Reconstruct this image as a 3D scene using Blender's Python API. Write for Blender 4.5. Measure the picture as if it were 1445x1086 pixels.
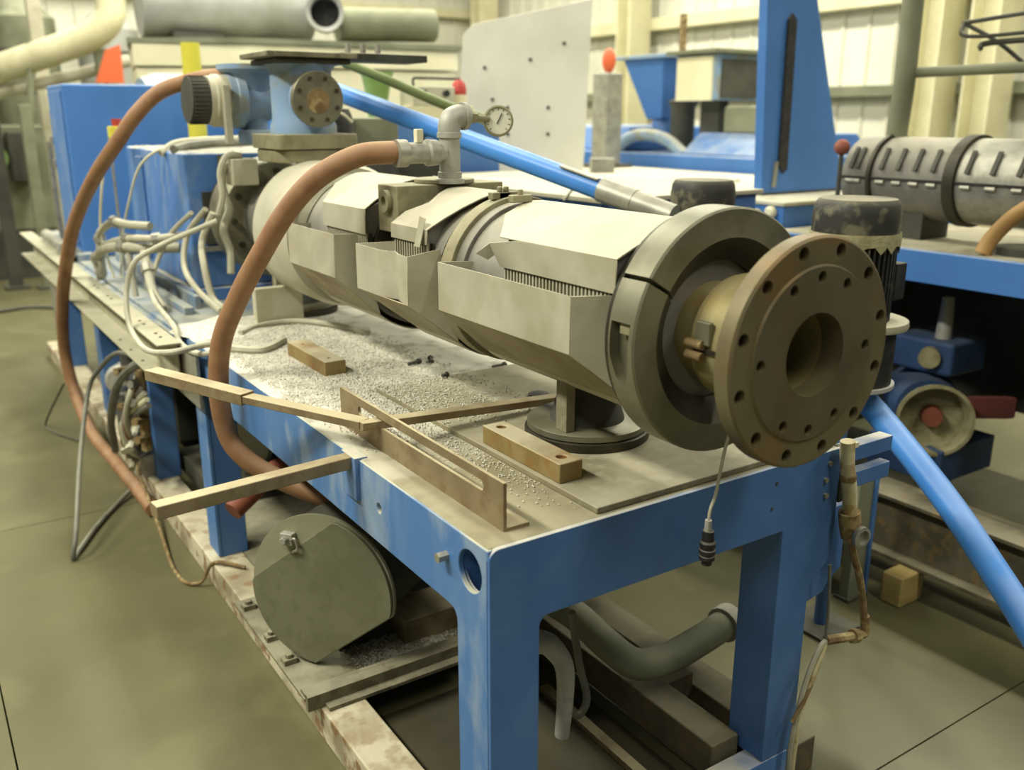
import bpy, bmesh, math, random
from mathutils import Vector, Matrix
random.seed(7)
for o in list(bpy.data.objects): bpy.data.objects.remove(o)
SC = bpy.context.scene
COL = SC.collection
PI = math.pi

# ------------------------------------------------------------------ camera, world, lights, exposure
YAW, PIT = math.radians(33.5), math.radians(16.3)
cam = bpy.data.cameras.new('camera'); camo = bpy.data.objects.new('camera', cam); COL.objects.link(camo)
camo.location = (-0.793, -1.272, 1.65)
camo.rotation_euler = (PI/2 - PIT, 0, -YAW)
cam.sensor_fit = 'HORIZONTAL'; cam.sensor_width = 36.0; cam.lens = 1300/1445*36
cam.clip_start = 0.05; cam.clip_end = 100
cam.dof.use_dof = True; cam.dof.focus_distance = 2.15; cam.dof.aperture_fstop = 2.4
SC.camera = camo
W = bpy.data.worlds.new('World'); SC.world = W; W.use_nodes = True
bg = W.node_tree.nodes['Background']; bg.inputs[0].default_value = (1.0, 0.97, 0.80, 1); bg.inputs[1].default_value = 0.08
SC.view_settings.view_transform = 'Standard'; SC.view_settings.look = 'None'
SC.view_settings.gamma = 1.0; SC.view_settings.use_curve_mapping = False
SC.view_settings.exposure = 0.08
def area(name, loc, sx, sy, power, col=(1.0, 0.97, 0.80)):
    l = bpy.data.lights.new(name, 'AREA'); l.shape = 'RECTANGLE'; l.size = sx; l.size_y = sy; l.energy = power; l.color = col
    o = bpy.data.objects.new(name, l); COL.objects.link(o); o.location = loc
    return o
# overhead fluorescent lamps of the hall, plus fill lamps added for the front faces
for x, y, p in ((-3.2, 1.4, 400), (-3.2, 5.6, 250), (1.0, 3.6, 150), (1.6, 7.2, 200), (5.4, 1.6, 200), (5.4, 5.2, 240), (-3.2, 9.4, 160), (1.6, 10.8, 180), (5.4, 9.0, 220), (-3.2, -2.2, 90), (1.4, -3.0, 100), (5.4, -2.4, 130)):
    area('overhead_and_fill_light', (x, y, 5.2), 0.5, 2.4, p)

# ------------------------------------------------------------------ materials
def rgb(h):
    c = [int(h[i:i+2], 16)/255 for i in (0, 2, 4)]
    return tuple(((v/12.92) if v <= .04045 else ((v+.055)/1.055)**2.4) for v in c) + (1,)
MATS = {}
def mat(name, a, b=None, rough=.6, metal=0., scale=8., lo=.4, hi=.65, bump=0., dust=None, damt=0., wear=None, wamt=0., wscale=25., emit=None, detail=6., spec=.4, stretch=(1, 1, 1), spill=None):
    """two-tone noise paint/metal; dust = colour of what has settled on upward faces; wear = blotches of another colour"""
    m = bpy.data.materials.new(name); m.use_nodes = True; nt = m.node_tree; N = nt.nodes; L = nt.links
    B = N['Principled BSDF']; B.inputs['Roughness'].default_value = rough; B.inputs['Metallic'].default_value = metal
    B.inputs['Specular IOR Level'].default_value = spec
    tc = N.new('ShaderNodeNewGeometry'); mp = N.new('ShaderNodeMapping'); mp.inputs['Scale'].default_value = stretch
    L.new(tc.outputs['Position'], mp.inputs['Vector'])
    def noise(sc, det=detail, seed=0):
        n = N.new('ShaderNodeTexNoise'); n.inputs['Scale'].default_value = sc; n.inputs['Detail'].default_value = det
        n.noise_dimensions = '3D'
        v = N.new('ShaderNodeVectorMath'); v.operation = 'ADD'; v.inputs[1].default_value = (seed*3.1, seed*1.7, seed)
        L.new(mp.outputs[0], v.inputs[0]); L.new(v.outputs[0], n.inputs['Vector']); return n.outputs['Fac']
    def ramp(src, l, h):
        r = N.new('ShaderNodeMapRange'); r.inputs[1].default_value = l; r.inputs[2].default_value = h; L.new(src, r.inputs[0]); return r.outputs[0]
    def mix(f, c1, c2):
        x = N.new('ShaderNodeMix'); x.data_type = 'RGBA'
        for s, v in ((0, f), (6, c1), (7, c2)):
            if isinstance(v, (tuple, list, float)): x.inputs[s].default_value = v
            else: L.new(v, x.inputs[s])
        return x.outputs[2]
    def mul(a_, b_):
        x = N.new('ShaderNodeMath'); x.operation = 'MULTIPLY'; x.use_clamp = True
        for s, v in ((0, a_), (1, b_)):
            if isinstance(v, float): x.inputs[s].default_value = v
            else: L.new(v, x.inputs[s])
        return x.outputs[0]
    c = rgb(a)
    if b: c = mix(ramp(noise(scale), lo, hi), rgb(a), rgb(b))
    if spill:
        sp_ = N.new('ShaderNodeSeparateXYZ'); L.new(tc.outputs['Position'], sp_.inputs[0])
        ad = N.new('ShaderNodeMath'); ad.operation = 'MULTIPLY_ADD'; L.new(noise(3.5, 8., 4), ad.inputs[0]); ad.inputs[1].default_value = .9; L.new(sp_.outputs[1], ad.inputs[2])
        c = mix(ramp(ad.outputs[0], spill[1], spill[2]), c, rgb(spill[0]))
    if wear: c = mix(mul(ramp(noise(wscale, 8., 5), .52, .62), wamt), c, rgb(wear))
    if dust:
        sx = N.new('ShaderNodeSeparateXYZ'); L.new(tc.outputs['Normal'], sx.inputs[0])
        up = ramp(sx.outputs[2], .35, .85)
        d = mul(mul(up, ramp(noise(5., 9., 9), .28, .55)), damt)
        c = mix(d, c, rgb(dust))
        rr = N.new('ShaderNodeMapRange'); rr.inputs[3].default_value = rough; rr.inputs[4].default_value = .95; L.new(d, rr.inputs[0]); L.new(rr.outputs[0], B.inputs['Roughness'])
    if isinstance(c, tuple): B.inputs['Base Color'].default_value = c
    else: L.new(c, B.inputs['Base Color'])
    if bump:
        bn = N.new('ShaderNodeBump'); bn.inputs['Strength'].default_value = bump; bn.inputs['Distance'].default_value = .01
        L.new(noise(scale*4, 6., 2), bn.inputs['Height']); L.new(bn.outputs[0], B.inputs['Normal'])
    if emit: B.inputs['Emission Color'].default_value = rgb(emit[0]); B.inputs['Emission Strength'].default_value = emit[1]
    MATS[name] = m; return m
DUST = 'cfcab4'
blue = mat('blue_paint', '4c74ae', '446ba4', .45, scale=4, dust=DUST, damt=.75, wear='5f82b4', wamt=.25, wscale=9)
blue_dusty = mat('dusty_blue_paint', '4a77b8', '5d82b6', .6, scale=7, lo=.45, hi=.7, dust=DUST, damt=.95, wear='8fa0b4', wamt=.35, wscale=13, stretch=(1, 1, .45))
blue_side = mat('scuffed_blue_paint', '4a76b0', '6285b2', .5, scale=9, lo=.45, hi=.75, dust='c6c3a8', damt=.9, wear='aab6bd', wamt=.4, wscale=7, stretch=(1, 1, .5))
blue_bright = mat('bright_blue_paint', '4677ba', '4070b0', .45, scale=3, dust='c2c4bd', damt=.5)
bluepipe = mat('blue_plastic_pipe', '4d92e6', '4488dc', .35, scale=5, dust='d5dcdc', damt=.2)
palebl = mat('pale_blue_paint', '7d99bb', '8d9fae', .6, scale=10, dust=DUST, damt=.8, wear='8d8a72', wamt=.75, wscale=8)
table_m = mat('dusty_table_steel', '8f886c', '9f997f', .85, scale=6, lo=.4, hi=.6, bump=.15, wear='7d7860', wamt=.5, wscale=11, detail=9, spill=('d2cfc0', .78, 1.25))
plate_m = mat('bare_steel_plate', '8d866a', '78715a', .7, scale=6, bump=.08, dust='bcb7a0', damt=.6, wear='9f9b86', wamt=.5)
cover_m = mat('dusty_cover_sheet', 'c2bea9', 'aeaa94', .55, .2, scale=6, lo=.4, hi=.7, dust='cdc8b2', damt=.5, wear='9f9674', wamt=.35, wscale=7)
deck_blue = mat('dirty_blue_deck', '647c9c', '9a9f98', .7, scale=9, lo=.38, hi=.6, dust='a6a594', damt=.7, wear='6f7f92', wamt=.4, wscale=14)
under_m = mat('browned_sheet', 'a39a7c', '8c8263', .55, .2, scale=7, wear='7d6e48', wamt=.5, wscale=9)
cover_in = mat('grey_jacket_steel', '85827a', '6f6c63', .6, .3, scale=8, dust='cfc9b4', damt=.5)
clamp_m = mat('grey_machined_steel', '85836f', '716e5a', .45, .45, scale=7, bump=.04, wear='625c4a', wamt=.5, wscale=9)
clamp_dark = mat('dark_oily_steel', '4a4638', '39362b', .5, .45, scale=9)
flange_m = mat('rusty_flange_steel', '7a7154', '675e45', .5, .4, scale=6, lo=.4, hi=.62, bump=.05, wear='85663c', wamt=.45, wscale=7)
flange_f = mat('flange_face_steel', '706a52', '625c46', .42, .45, scale=8, bump=.04, wear='7a6242', wamt=.3, wscale=8)
neck_m = mat('heat_stained_steel', 'a39b72', '8d8259', .5, .4, scale=7, wear='9a7f48', wamt=.5, wscale=9)
bar_m = mat('brown_steel_bar', '98896a', '857659', .6, .35, scale=9, dust='cac0a0', damt=.75, wear='7a5c3c', wamt=.4)
block_m = mat('rusty_block_steel', '9c8a5e', '8b7748', .6, .3, scale=14, dust='d2cbb0', damt=.85, wear='9a6a38', wamt=.6, wscale=18)
galv = mat('galvanised_steel', 'aaa89c', '96948a', .45, .55, scale=12, dust='c8c4b2', damt=.4, wear='7a7768', wamt=.3)
castgrey = mat('cast_grey_fitting', 'b0afa6', 'a2a197', .55, .25, scale=12, wear='8a887c', wamt=.4)
beam_m = mat('dusty_channel_steel', 'a9a68e', '95927a', .7, .15, scale=9, dust='b9b59c', damt=.7, wear='8b8460', wamt=.4, wscale=20)
hose_m = mat('brown_rubber_hose', '95704f', '866043', .6, scale=10, dust='b99a7c', damt=.5, wear='a07c5e', wamt=.4, wscale=20)
cable_m = mat('grey_cable', 'b3b09c', 'a09d88', .65, scale=14, dust='d2ceb8', damt=.6)
cable_dk = mat('dark_grey_cable', '6f6f64', '5d5d52', .6, scale=14, dust='a8a592', damt=.5)
black_m = mat('black_plastic', '2a2a29', '202020', .5, scale=12, dust='8d897a', damt=.55, wear='4c4a42', wamt=.3)
blackmotor = mat('black_motor_paint', '33332f', '272724', .5, scale=9, dust='97927c', damt=.8, wear='8d876c', wamt=.45, wscale=16)
rail_m = mat('flaking_painted_rail', 'c8c0a4', '8f866b', .8, scale=7, lo=.4, hi=.62, bump=.3, wear='80603c', wamt=.9, wscale=17, detail=9, dust='d6cfb4', damt=.5)
darkrail = mat('grimy_dark_rail', '5b5645', '47422f', .8, scale=8, bump=.2, dust='8d8871', damt=.6, wear='7c6038', wamt=.4)
grime = mat('grimy_steel_tray', '8a846c', '6a644e', .75, .1, scale=12, lo=.35, hi=.65, bump=.2, dust='b8b39c', damt=.5, wear='57503c', wamt=.6, wscale=20)
lid_m = mat('olive_grey_sheet', '80806a', '73735d', .5, .3, scale=5, wear='6a6a52', wamt=.4)
lid_light = mat('light_olive_sheet', 'a5a48c', '96957c', .5, .3, scale=6)
concrete = mat('concrete_floor', '6a6749', '5b583e', .38, scale=1.6, lo=.35, hi=.7, bump=.03, wear='7f7b5a', wamt=.3, wscale=3.5, detail=9)
joint_m = mat('floor_joint', '5f5d45', None, .9)
cream = mat('cream_paint', 'ddd8b8', 'd2cdac', .6, scale=3)
wallm = mat('cream_wall_sheet', 'd9d7c6', 'cfcdbb', .6, scale=2)
yellowcream = mat('yellow_cream_paint', 'd6d1ae', 'cac5a0', .6, scale=3, wear='bdb78f', wamt=.3)
white_m = mat('off_white_panel', 'd2cfc0', 'c8c5b4', .55, scale=3)
greyduct = mat('grey_duct', 'a9aaa6', '98998f', .5, .2, scale=4, dust='c9c8bd', damt=.4)
darkgreen = mat('greenish_grey_paint', '7c7f68', '686b55', .7, scale=4, dust='aeb096', damt=.5)
dkmach = mat('dark_machine_grey', '4b4b42', '3a3a33', .7, scale=5, dust='7c7a68', damt=.5)
yellow_m = mat('yellow_paint', 'd2ca48', 'c8be40', .5, scale=5)
orange_m = mat('orange_plastic', 'd0613a', None, .5)
red_m = mat('red_plastic', 'b04038', None, .5)
pump_blue = mat('shaded_blue_pump_paint', '34507c', '2c4468', .6, scale=5, dust='6a6f70', damt=.4)  # darker blue holds the shade under the neighbouring table
dullred = mat('shaded_red_paint', '6f3a34', '5f3430', .7, scale=6)  # red dimmed in colour for the same shade as the pump
redbrown = mat('red_brown_paint', '8a4f3c', '7a4535', .6, scale=9)
green_m = mat('green_plastic', '7f9a5a', '72904f', .5, scale=8)
green_hose = mat('olive_green_hose', '7d8a58', '6f7b4c', .5, scale=9)
wood_m = mat('pale_wood', 'b9a46a', 'a8925a', .7, scale=9, stretch=(1, 1, 6))
pellet_m = mat('white_pellets', 'd9d6c8', 'b9b6a8', .6, scale=60)
pellet_dk = mat('dark_pellets', '6b6858', '4c4a3e', .7, scale=60)
gauge_face = mat('gauge_face', 'd5d3c0', None, .4)
pvc = mat('stained_white_pipe', 'd6cfae', 'c0b68c', .6, scale=18, wear='94703c', wamt=.7, wscale=22)
rust_m = mat('rusty_fitting', '84704c', '6d5738', .8, scale=25, bump=.3, wear='b3a272', wamt=.7)
tan_hose_m = mat('tan_hose', 'a5824f', '957444', .6, scale=8)
tape_m = mat('dusty_sacking', 'a09a78', '857f5c', .9, scale=20, bump=.4)
hole_m = mat('unlit_bore_steel', '35322a', '2a2720', .6, .3, scale=10)  # dark tone stands in for the shade inside bore, slots and gap
brass = mat('dull_brass', '989274', '837e62', .6, .2, scale=12, dust='b5b096', damt=.5, wear='6f6a4e', wamt=.4)

# ------------------------------------------------------------------ mesh helpers
class MB:
    def __init__(s): s.v = []; s.f = []
    def add(s, vs, fs):
        b = len(s.v); s.v += [tuple(p) for p in vs]; s.f += [tuple(i+b for i in f) for f in fs]; return s
    def box(s, x0, x1, y0, y1, z0, z1):
        vs = [(x, y, z) for z in (z0, z1) for y in (y0, y1) for x in (x0, x1)]
        return s.add(vs, [(0, 2, 3, 1), (4, 5, 7, 6), (0, 1, 5, 4), (1, 3, 7, 5), (3, 2, 6, 7), (2, 0, 4, 6)])
    def obox(s, c, ax, ay, az):
        c, ax, ay, az = map(Vector, (c, ax, ay, az))
        vs = [c+ax*i+ay*j+az*k for k in (-1, 1) for j in (-1, 1) for i in (-1, 1)]
        return s.add(vs, [(0, 2, 3, 1), (4, 5, 7, 6), (0, 1, 5, 4), (1, 3, 7, 5), (3, 2, 6, 7), (2, 0, 4, 6)])
    def bar(s, p, q, w, h, up=(0, 0, 1)):
        p, q = Vector(p), Vector(q); d = q-p; side = d.cross(Vector(up)).normalized(); u = side.cross(d).normalized()
        return s.obox((p+q)/2, d/2, side*w/2, u*h/2)
    def lathe(s, o, axis, prof, n=32, a0=0., a1=2*PI, ref=None):
        """prof = [(radius, distance along axis)]"""
        o = Vector(o); k = Vector(axis).normalized()
        r = Vector(ref) if ref else (Vector((0, 0, 1)) if abs(k.z) < .9 else Vector((1, 0, 0)))
        e1 = (r-k*r.dot(k)).normalized(); e2 = k.cross(e1)
        full = abs(a1-a0-2*PI) < 1e-6; m = n if full else n+1; vs = []
        for i in range(m):
            a = a0+(a1-a0)*i/n
            for (R, h) in prof: vs.append(o+k*h+(e1*math.cos(a)+e2*math.sin(a))*R)
        P = len(prof); fs = []
        for i in range(n):
            j = (i+1) % m
            for t in range(P-1):
                q = (i*P+t, j*P+t, j*P+t+1, i*P+t+1); fs.append(q)
        return s.add(vs, fs)
    def disc_cyl(s, p, q, r0, r1=None, n=24):
        p, q = Vector(p), Vector(q); d = q-p; r1 = r0 if r1 is None else r1
        return s.lathe(p, d, [(1e-4, 0), (r0, 0), (r1, d.length), (1e-4, d.length)], n)
    def tube(s, pts, r, n=10, sub=6, cap=True):
        P = [Vector(p) for p in pts]
        if sub > 1 and len(P) > 2:
            Q = [P[0]*2-P[1]]+P+[P[-1]*2-P[-2]]; out = []
            for i in range(1, len(Q)-2):
                a, b, c, d = Q[i-1:i+3]
                for t in range(sub):
                    u = t/sub; out.append(.5*((2*b)+(c-a)*u+(2*a-5*b+4*c-d)*u*u+(3*b-a-3*c+d)*u**3))
            P = out+[P[-1]]
        vs = []; fs = []; up = None
        for i, p in enumerate(P):
            d = (P[min(i+1, len(P)-1)]-P[max(i-1, 0)]).normalized()
            if up is None:
                ref = Vector((0, 0, 1)) if abs(d.z) < .9 else Vector((1, 0, 0)); up = (ref-d*ref.dot(d)).normalized()
            else: up = (up-d*up.dot(d)).normalized()
            sd = d.cross(up); R = r(i/(len(P)-1)) if callable(r) else r
            for k in range(n): a = 2*PI*k/n; vs.append(p+(up*math.cos(a)+sd*math.sin(a))*R)
        for i in range(len(P)-1):
            for k in range(n): fs.append((i*n+k, i*n+(k+1) % n, (i+1)*n+(k+1) % n, (i+1)*n+k))
        if cap: fs += [tuple(range(n))[::-1], tuple(range((len(P)-1)*n, len(P)*n))]
        return s.add(vs, fs)
    def prism(s, poly, f, t0, t1):
        n = len(poly); vs = [f(a, b, t0) for a, b in poly]+[f(a, b, t1) for a, b in poly]
        fs = [tuple(range(n))[::-1], tuple(range(n, 2*n))]+[(i, (i+1) % n, n+(i+1) % n, n+i) for i in range(n)]
        return s.add(vs, fs)
    def ball(s, c, r, n=12, m=8, sc=(1, 1, 1), z0=-1.):
        c = Vector(c); pr = []
        for i in range(m+1):
            t = -PI/2+PI*i/m; z = max(math.sin(t), z0); pr.append((max(math.cos(t), 1e-3)*r*sc[0], z*r*sc[2]))
        return s.lathe(c, (0, 0, 1), pr, n)
XZ = lambda a, b, t: (a, t, b)   # polygon in X-Z, extruded along Y
YZ = lambda a, b, t: (t, a, b)   # polygon in Y-Z, extruded along X
XY = lambda a, b, t: (a, b, t)   # polygon in X-Y, extruded along Z

def root_of(o):
    while o is not None and o.parent is not None: o = o.parent
    return o
def build(mb, name, m, parent=None, bevel=0., smooth=True, ang=38, solid=0., loc=None, kind=None, label=None):
    base = Vector(root_of(parent).location) if parent is not None else Vector(loc or (0, 0, 0))
    me = bpy.data.meshes.new(name); me.from_pydata([tuple(Vector(p)-base) for p in mb.v], [], mb.f)
    bm = bmesh.new(); bm.from_mesh(me); bmesh.ops.remove_doubles(bm, verts=bm.verts, dist=2e-5)
    bmesh.ops.recalc_face_normals(bm, faces=bm.faces); bm.to_mesh(me); bm.free()
    me.materials.append(m)
    if smooth:
        for p in me.polygons: p.use_smooth = True
        me.set_sharp_from_angle(angle=math.radians(ang))
        if solid:
            cnt = {}
            for p in me.polygons:
                for k in p.edge_keys: cnt[k] = cnt.get(k, 0)+1
            for e in me.edges:
                if cnt.get(e.key, 0) == 1: e.use_edge_sharp = True
    o = bpy.data.objects.new(name, me); COL.objects.link(o)
    if parent is not None: o.parent = parent
    else: o.location = base
    if solid:
        md = o.modifiers.new('solid', 'SOLIDIFY'); md.thickness = solid; md.offset = 0
    if bevel:
        md = o.modifiers.new('bevel', 'BEVEL'); md.width = bevel; md.segments = 2; md.limit_method = 'ANGLE'; md.angle_limit = math.radians(40); md.harden_normals = smooth
    if kind: o['kind'] = kind
    if label: o['label'] = label
    return o
def thing(name, label, cat, loc=(0, 0, 0), group=None):
    o = bpy.data.objects.new(name, None); COL.objects.link(o); o.location = loc; o.empty_display_size = .1
    return tag(o, label, cat, group)
def tag(o, label, cat, group=None):
    o['label'] = label; o['category'] = cat
    if group: o['group'] = group
    return o
def single(mb, name, m, label, cat, loc, group=None, **k):
    return tag(build(mb, name, m, None, loc=loc, **k), label, cat, group)
def struct(o): o['kind'] = 'structure'; return o
def cut(o, cutters):
    """boolean difference, applied"""
    me = bpy.data.meshes.new('cutter'); me.from_pydata(cutters.v, [], cutters.f)
    bm = bmesh.new(); bm.from_mesh(me); bmesh.ops.remove_doubles(bm, verts=bm.verts, dist=2e-5); bmesh.ops.recalc_face_normals(bm, faces=bm.faces); bm.to_mesh(me); bm.free()
    c = bpy.data.objects.new('cutter', me); COL.objects.link(c)
    r = root_of(o); c.location = (0, 0, 0)
    base = Vector(r.location)
    for v in me.vertices: v.co -= base
    c.parent = r if r is not o else None
    if r is o: c.location = base
    md = o.modifiers.new('cut', 'BOOLEAN'); md.object = c; md.operation = 'DIFFERENCE'; md.solver = 'EXACT'; md.use_self = True
    bpy.context.view_layer.update()
    dg = bpy.context.evaluated_depsgraph_get(); nm = bpy.data.meshes.new_from_object(o.evaluated_get(dg))
    o.modifiers.clear(); o.data = nm
    for p in nm.polygons: p.use_smooth = True
    nm.set_sharp_from_angle(angle=math.radians(30))
    bpy.data.objects.remove(c)
    return o
def rr_poly(x0, x1, z0, z1, r, n=5, corners=(1, 1, 1, 1)):
    """rounded rectangle, corners: bl, br, tr, tl"""
    out = []
    for (cx, cz, a, on, px, pz) in ((x0+r, z0+r, PI, corners[0], x0, z0), (x1-r, z0+r, 1.5*PI, corners[1], x1, z0), (x1-r, z1-r, 0, corners[2], x1, z1), (x0+r, z1-r, .5*PI, corners[3], x0, z1)):
        if on:
            for i in range(n+1): t = a+.5*PI*i/n; out.append((cx+r*math.cos(t), cz+r*math.sin(t)))
        else: out.append((px, pz))
    return out
def bolt(mb, p, d, r=.009, h=.008):
    d = Vector(d).normalized(); return mb.disc_cyl(p, Vector(p)+d*h, r, r, 6)

# ------------------------------------------------------------------ the hall: floor, walls
fl = struct(build(MB().box(-4, 9, -3, 14, -.12, -.012), 'floor', joint_m, bevel=0))
slab_m = None
for i in range(4):
    for j in range(6):
        x0, y0 = -4+3.25*i, -3+2.9*j
        build(MB().box(x0+.0025, x0+3.2475, y0+.0025, y0+2.8975, -.03, 0), 'slab', concrete, fl, smooth=False)
wr = struct(build(MB().box(8.06, 8.2, -2, 13.2, 0, 5), 'wall_right', wallm, smooth=False))
pan = None
for i in range(46):
    y = -1.9+i*.325
    mb = MB().prism([(8.06, y), (8.06, y+.322), (8.045, y+.322), (8.045, y+.05), (8.02, y+.035), (8.02, y+.012), (8.045, y)], XY, .02, 5)
    build(mb, 'wall_sheet', wallm, wr, smooth=False)
for z, hgt, m in ((2.72, .15, yellowcream), (1.84, .11, darkgreen), (3.9, .15, yellowcream)):
    build(MB().box(7.86, 8.02, -1.9, 13, z, z+hgt), 'wall_girt', m, wr, bevel=.008)
for y in (.6, 3.55, 4.1, 8.5, 12.2):
    mb = MB().box(7.5, 7.86, y, y+.02, 0, 5).box(7.5, 7.86, y+.26, y+.28, 0, 5).box(7.66, 7.69, y+.02, y+.26, 0, 5)
    build(mb, 'wall_column', yellowcream, wr, bevel=.004)
wb = struct(build(MB().box(-4, 8.06, 13.06, 13.2, 0, 5), 'wall_back', wallm, smooth=False))
for i in range(36):
    x = -3.9+i*.325
    mb = MB().prism([(x, 13.06), (x+.322, 13.06), (x+.322, 13.045), (x+.05, 13.045), (x+.035, 13.02), (x+.012, 13.02), (x, 13.045)], XY, .02, 5)
    build(mb, 'wall_sheet', wallm, wb, smooth=False)
for z in (1.9, 3.2): build(MB().box(-3.9, 8, 12.86, 13.02, z, z+.14), 'wall_girt', yellowcream, wb, bevel=.008)

# ------------------------------------------------------------------ skid base of the machine
sk = thing('skid_base', 'flaking cream steel skid lying on the floor under the blue machine', 'skid', (0, 0, 0))
build(MB().box(-.032, .088, -.12, 5.9, 0, .1), 'side_rail', rail_m, sk, bevel=.006)
build(MB().box(.89, 1.0, .0, 5.9, 0, .1), 'side_rail', darkrail, sk, bevel=.006)
build(MB().box(.088, .89, .0, .062, .03, .104), 'cross_rail', blue_dusty, sk, bevel=.004)
mb = MB().box(-.07, .5, .818, .834, .1, .145).box(-.02, .5, .79, .82, .1, .112).box(-.07, .5, .834, .87, .135, .145)
build(mb, 'cross_angle', grime, sk, bevel=.002)
build(MB().box(.088, .89, .834, 2.3, .085, .1), 'tray_plate', grime, sk)
build(MB().box(-.06, .09, .87, 1.5, .1, .108), 'tray_edge', grime, sk)
build(MB().box(.69, .785, .07, 1.6, .05, .15), 'middle_rail', darkrail, sk, bevel=.006)
build(MB().box(.09, .688, .065, .815, .0, .006), 'shade_sheet', mat('under_table_shade', '46422f', '3c382b', .7, scale=5), sk)  # added dark sheet, paints the shade on the floor under the table
build(MB().box(.785, .89, .34, .40, .06, .14), 'cross_rail', darkrail, sk, bevel=.004)
for y in (1.05, 1.2, 1.42):
    m_ = MB().box(-.05, -.01, y, y+.035, .1, .125); bolt(m_, (-.03, y+.017, .125), (0, 0, 1), .012, .012); build(m_, 'clip', grime, sk, bevel=.002)

# ------------------------------------------------------------------ front table
TT = .9
tb = thing('machine_table', 'blue steel table with portal legs carrying the extruder barrel', 'machine table', (0, 0, 0))
build(MB().box(.004, .98, .01, 2.24, .884, TT), 'table_top', table_m, tb, bevel=.004)
fil = .028
def fillet(cx, cz, r, a0, a1, n=5): return [(cx+r*math.cos(a0+(a1-a0)*i/n), cz+r*math.sin(a0+(a1-a0)*i/n)) for i in range(n+1)]
# front portal plate
poly = [(.0, .105)]+fillet(.022, TT-.022, .022, PI, PI/2)+[(.983, TT), (.983, .62), (.907, .56), (.907, .105), (.795, .105), (.795, .733)]
poly += fillet(.112+.022, .733-.022, .022, PI/2, PI)+[(.112, .105)]
fo = build(MB().prism(poly, XZ, .0, .012), 'front_plate', blue, tb, bevel=.002)
# left side portal plate with the round hole near the corner
poly = [(.006, .105), (.12, .105)]+fillet(.12+.025, .727-.025, .025, PI, PI/2)+[(1.86, .727), (1.86, .105), (1.98, .105), (1.98, .727), (2.24, .727), (2.24, TT-.002), (.006, TT-.002)]
so = build(MB().prism(poly, YZ, .0, .012), 'side_plate', blue_side, tb)
cut(so, MB().disc_cyl((-.05, .069, .832), (.05, .069, .832), .042, None, 28).disc_cyl((-.05, .46, .815), (.05, .46, .815), .012, None, 12))
md = so.modifiers.new('bevel', 'BEVEL'); md.width = .002; md.segments = 2; md.limit_method = 'ANGLE'
build(MB().box(.971, .983, .012, 2.24, .73, TT-.002), 'side_plate', blue_side, tb, bevel=.002)
build(MB().box(.012, .971, 2.228, 2.24, .73, TT-.002), 'rear_plate', blue_side, tb, bevel=.002)
for x0, x1, y0, y1 in ((.012, .108, .012, .118), (.797, .905, .012, .118), (.012, .108, 1.862, 1.978), (.87, .97, 1.862, 1.978)):
    lg = build(MB().box(x0, x1, y0, y1, .1, .884), 'leg', blue, tb)
    if x0 < .1 and y0 < .1: cut(lg, MB().disc_cyl((-.05, .069, .832), (.06, .069, .832), .045, None, 28)); cut(lg, MB().box(.018, .102, .018, .112, .5, .878))
    md = lg.modifiers.new('bevel', 'BEVEL'); md.width = .003; md.segments = 2; md.limit_method = 'ANGLE'
build(MB().box(.262, .93, .02, 1.02, TT, .914), 'mounting_plate', plate_m, tb, bevel=.003)
mb = MB(); bolt(mb, (0, .157, .828), (-1, 0, 0), .011, .022); build(mb, 'side_bolt', galv, tb)
for x, z in ((.76, .86), (.75, .80), (.93, .83), (.935, .79), (.94, .87)):
    mb = MB(); bolt(mb, (x, 0, z), (0, -1, 0), .007 if x > .9 else .004, .006 if x > .9 else .002); build(mb, 'front_bolt', galv if x > .9 else dkmach, tb)
build(MB().box(.983, .998, -.004, .05, .76, .9), 'end_strip', dkmach, tb, bevel=.002)
build(MB().prism([(.905, .74), (1.045, .74), (1.045, .565), (1.0, .54), (.985, .515), (.905, .50)], XZ, .014, .05), 'gusset_plate', blue, tb, bevel=.003)
build(MB().box(.99, 1.225, .03, .07, .835, .875), 'side_bracket', blue, tb, bevel=.003)
build(MB().box(.99, 1.21, .02, .05, .77, .812), 'side_bracket', blue, tb, bevel=.003)

# rear frame under the gearbox
rt = thing('rear_frame', 'dusty blue rear frame with legs under the gearbox and cabinet', 'machine frame', (0, 2.3, 0))
build(MB().box(.02, 1.0, 2.26, 5.7, .85, .875), 'deck', deck_blue, rt, bevel=.004)
build(MB().box(.0, .05, 2.26, 5.7, .72, .86), 'side_beam', deck_blue, rt, bevel=.006)
build(MB().box(.95, 1.0, 2.26, 5.7, .72, .86), 'side_beam', deck_blue, rt, bevel=.006)
for y in (2.76, 3.85, 5.05):
    for x in (.0, .88): build(MB().box(x, x+.1, y, y+.13, .1, .72), 'leg', blue, rt, bevel=.005)
build(MB().box(.0, .02, 5.2, 5.55, .12, .72), 'side_panel', galv, rt, bevel=.003)
build(MB().box(.12, .16, 2.5, 4.0, .875, .905), 'ledge_bar', deck_blue, rt, bevel=.004)
build(MB().box(.19, .215, 2.6, 4.2, .875, .93), 'ledge_bar', deck_blue, rt, bevel=.004)
build(MB().box(.02, .1, 4.3, 5.6, .875, .91), 'ledge_bar', deck_blue, rt, bevel=.004)

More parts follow.
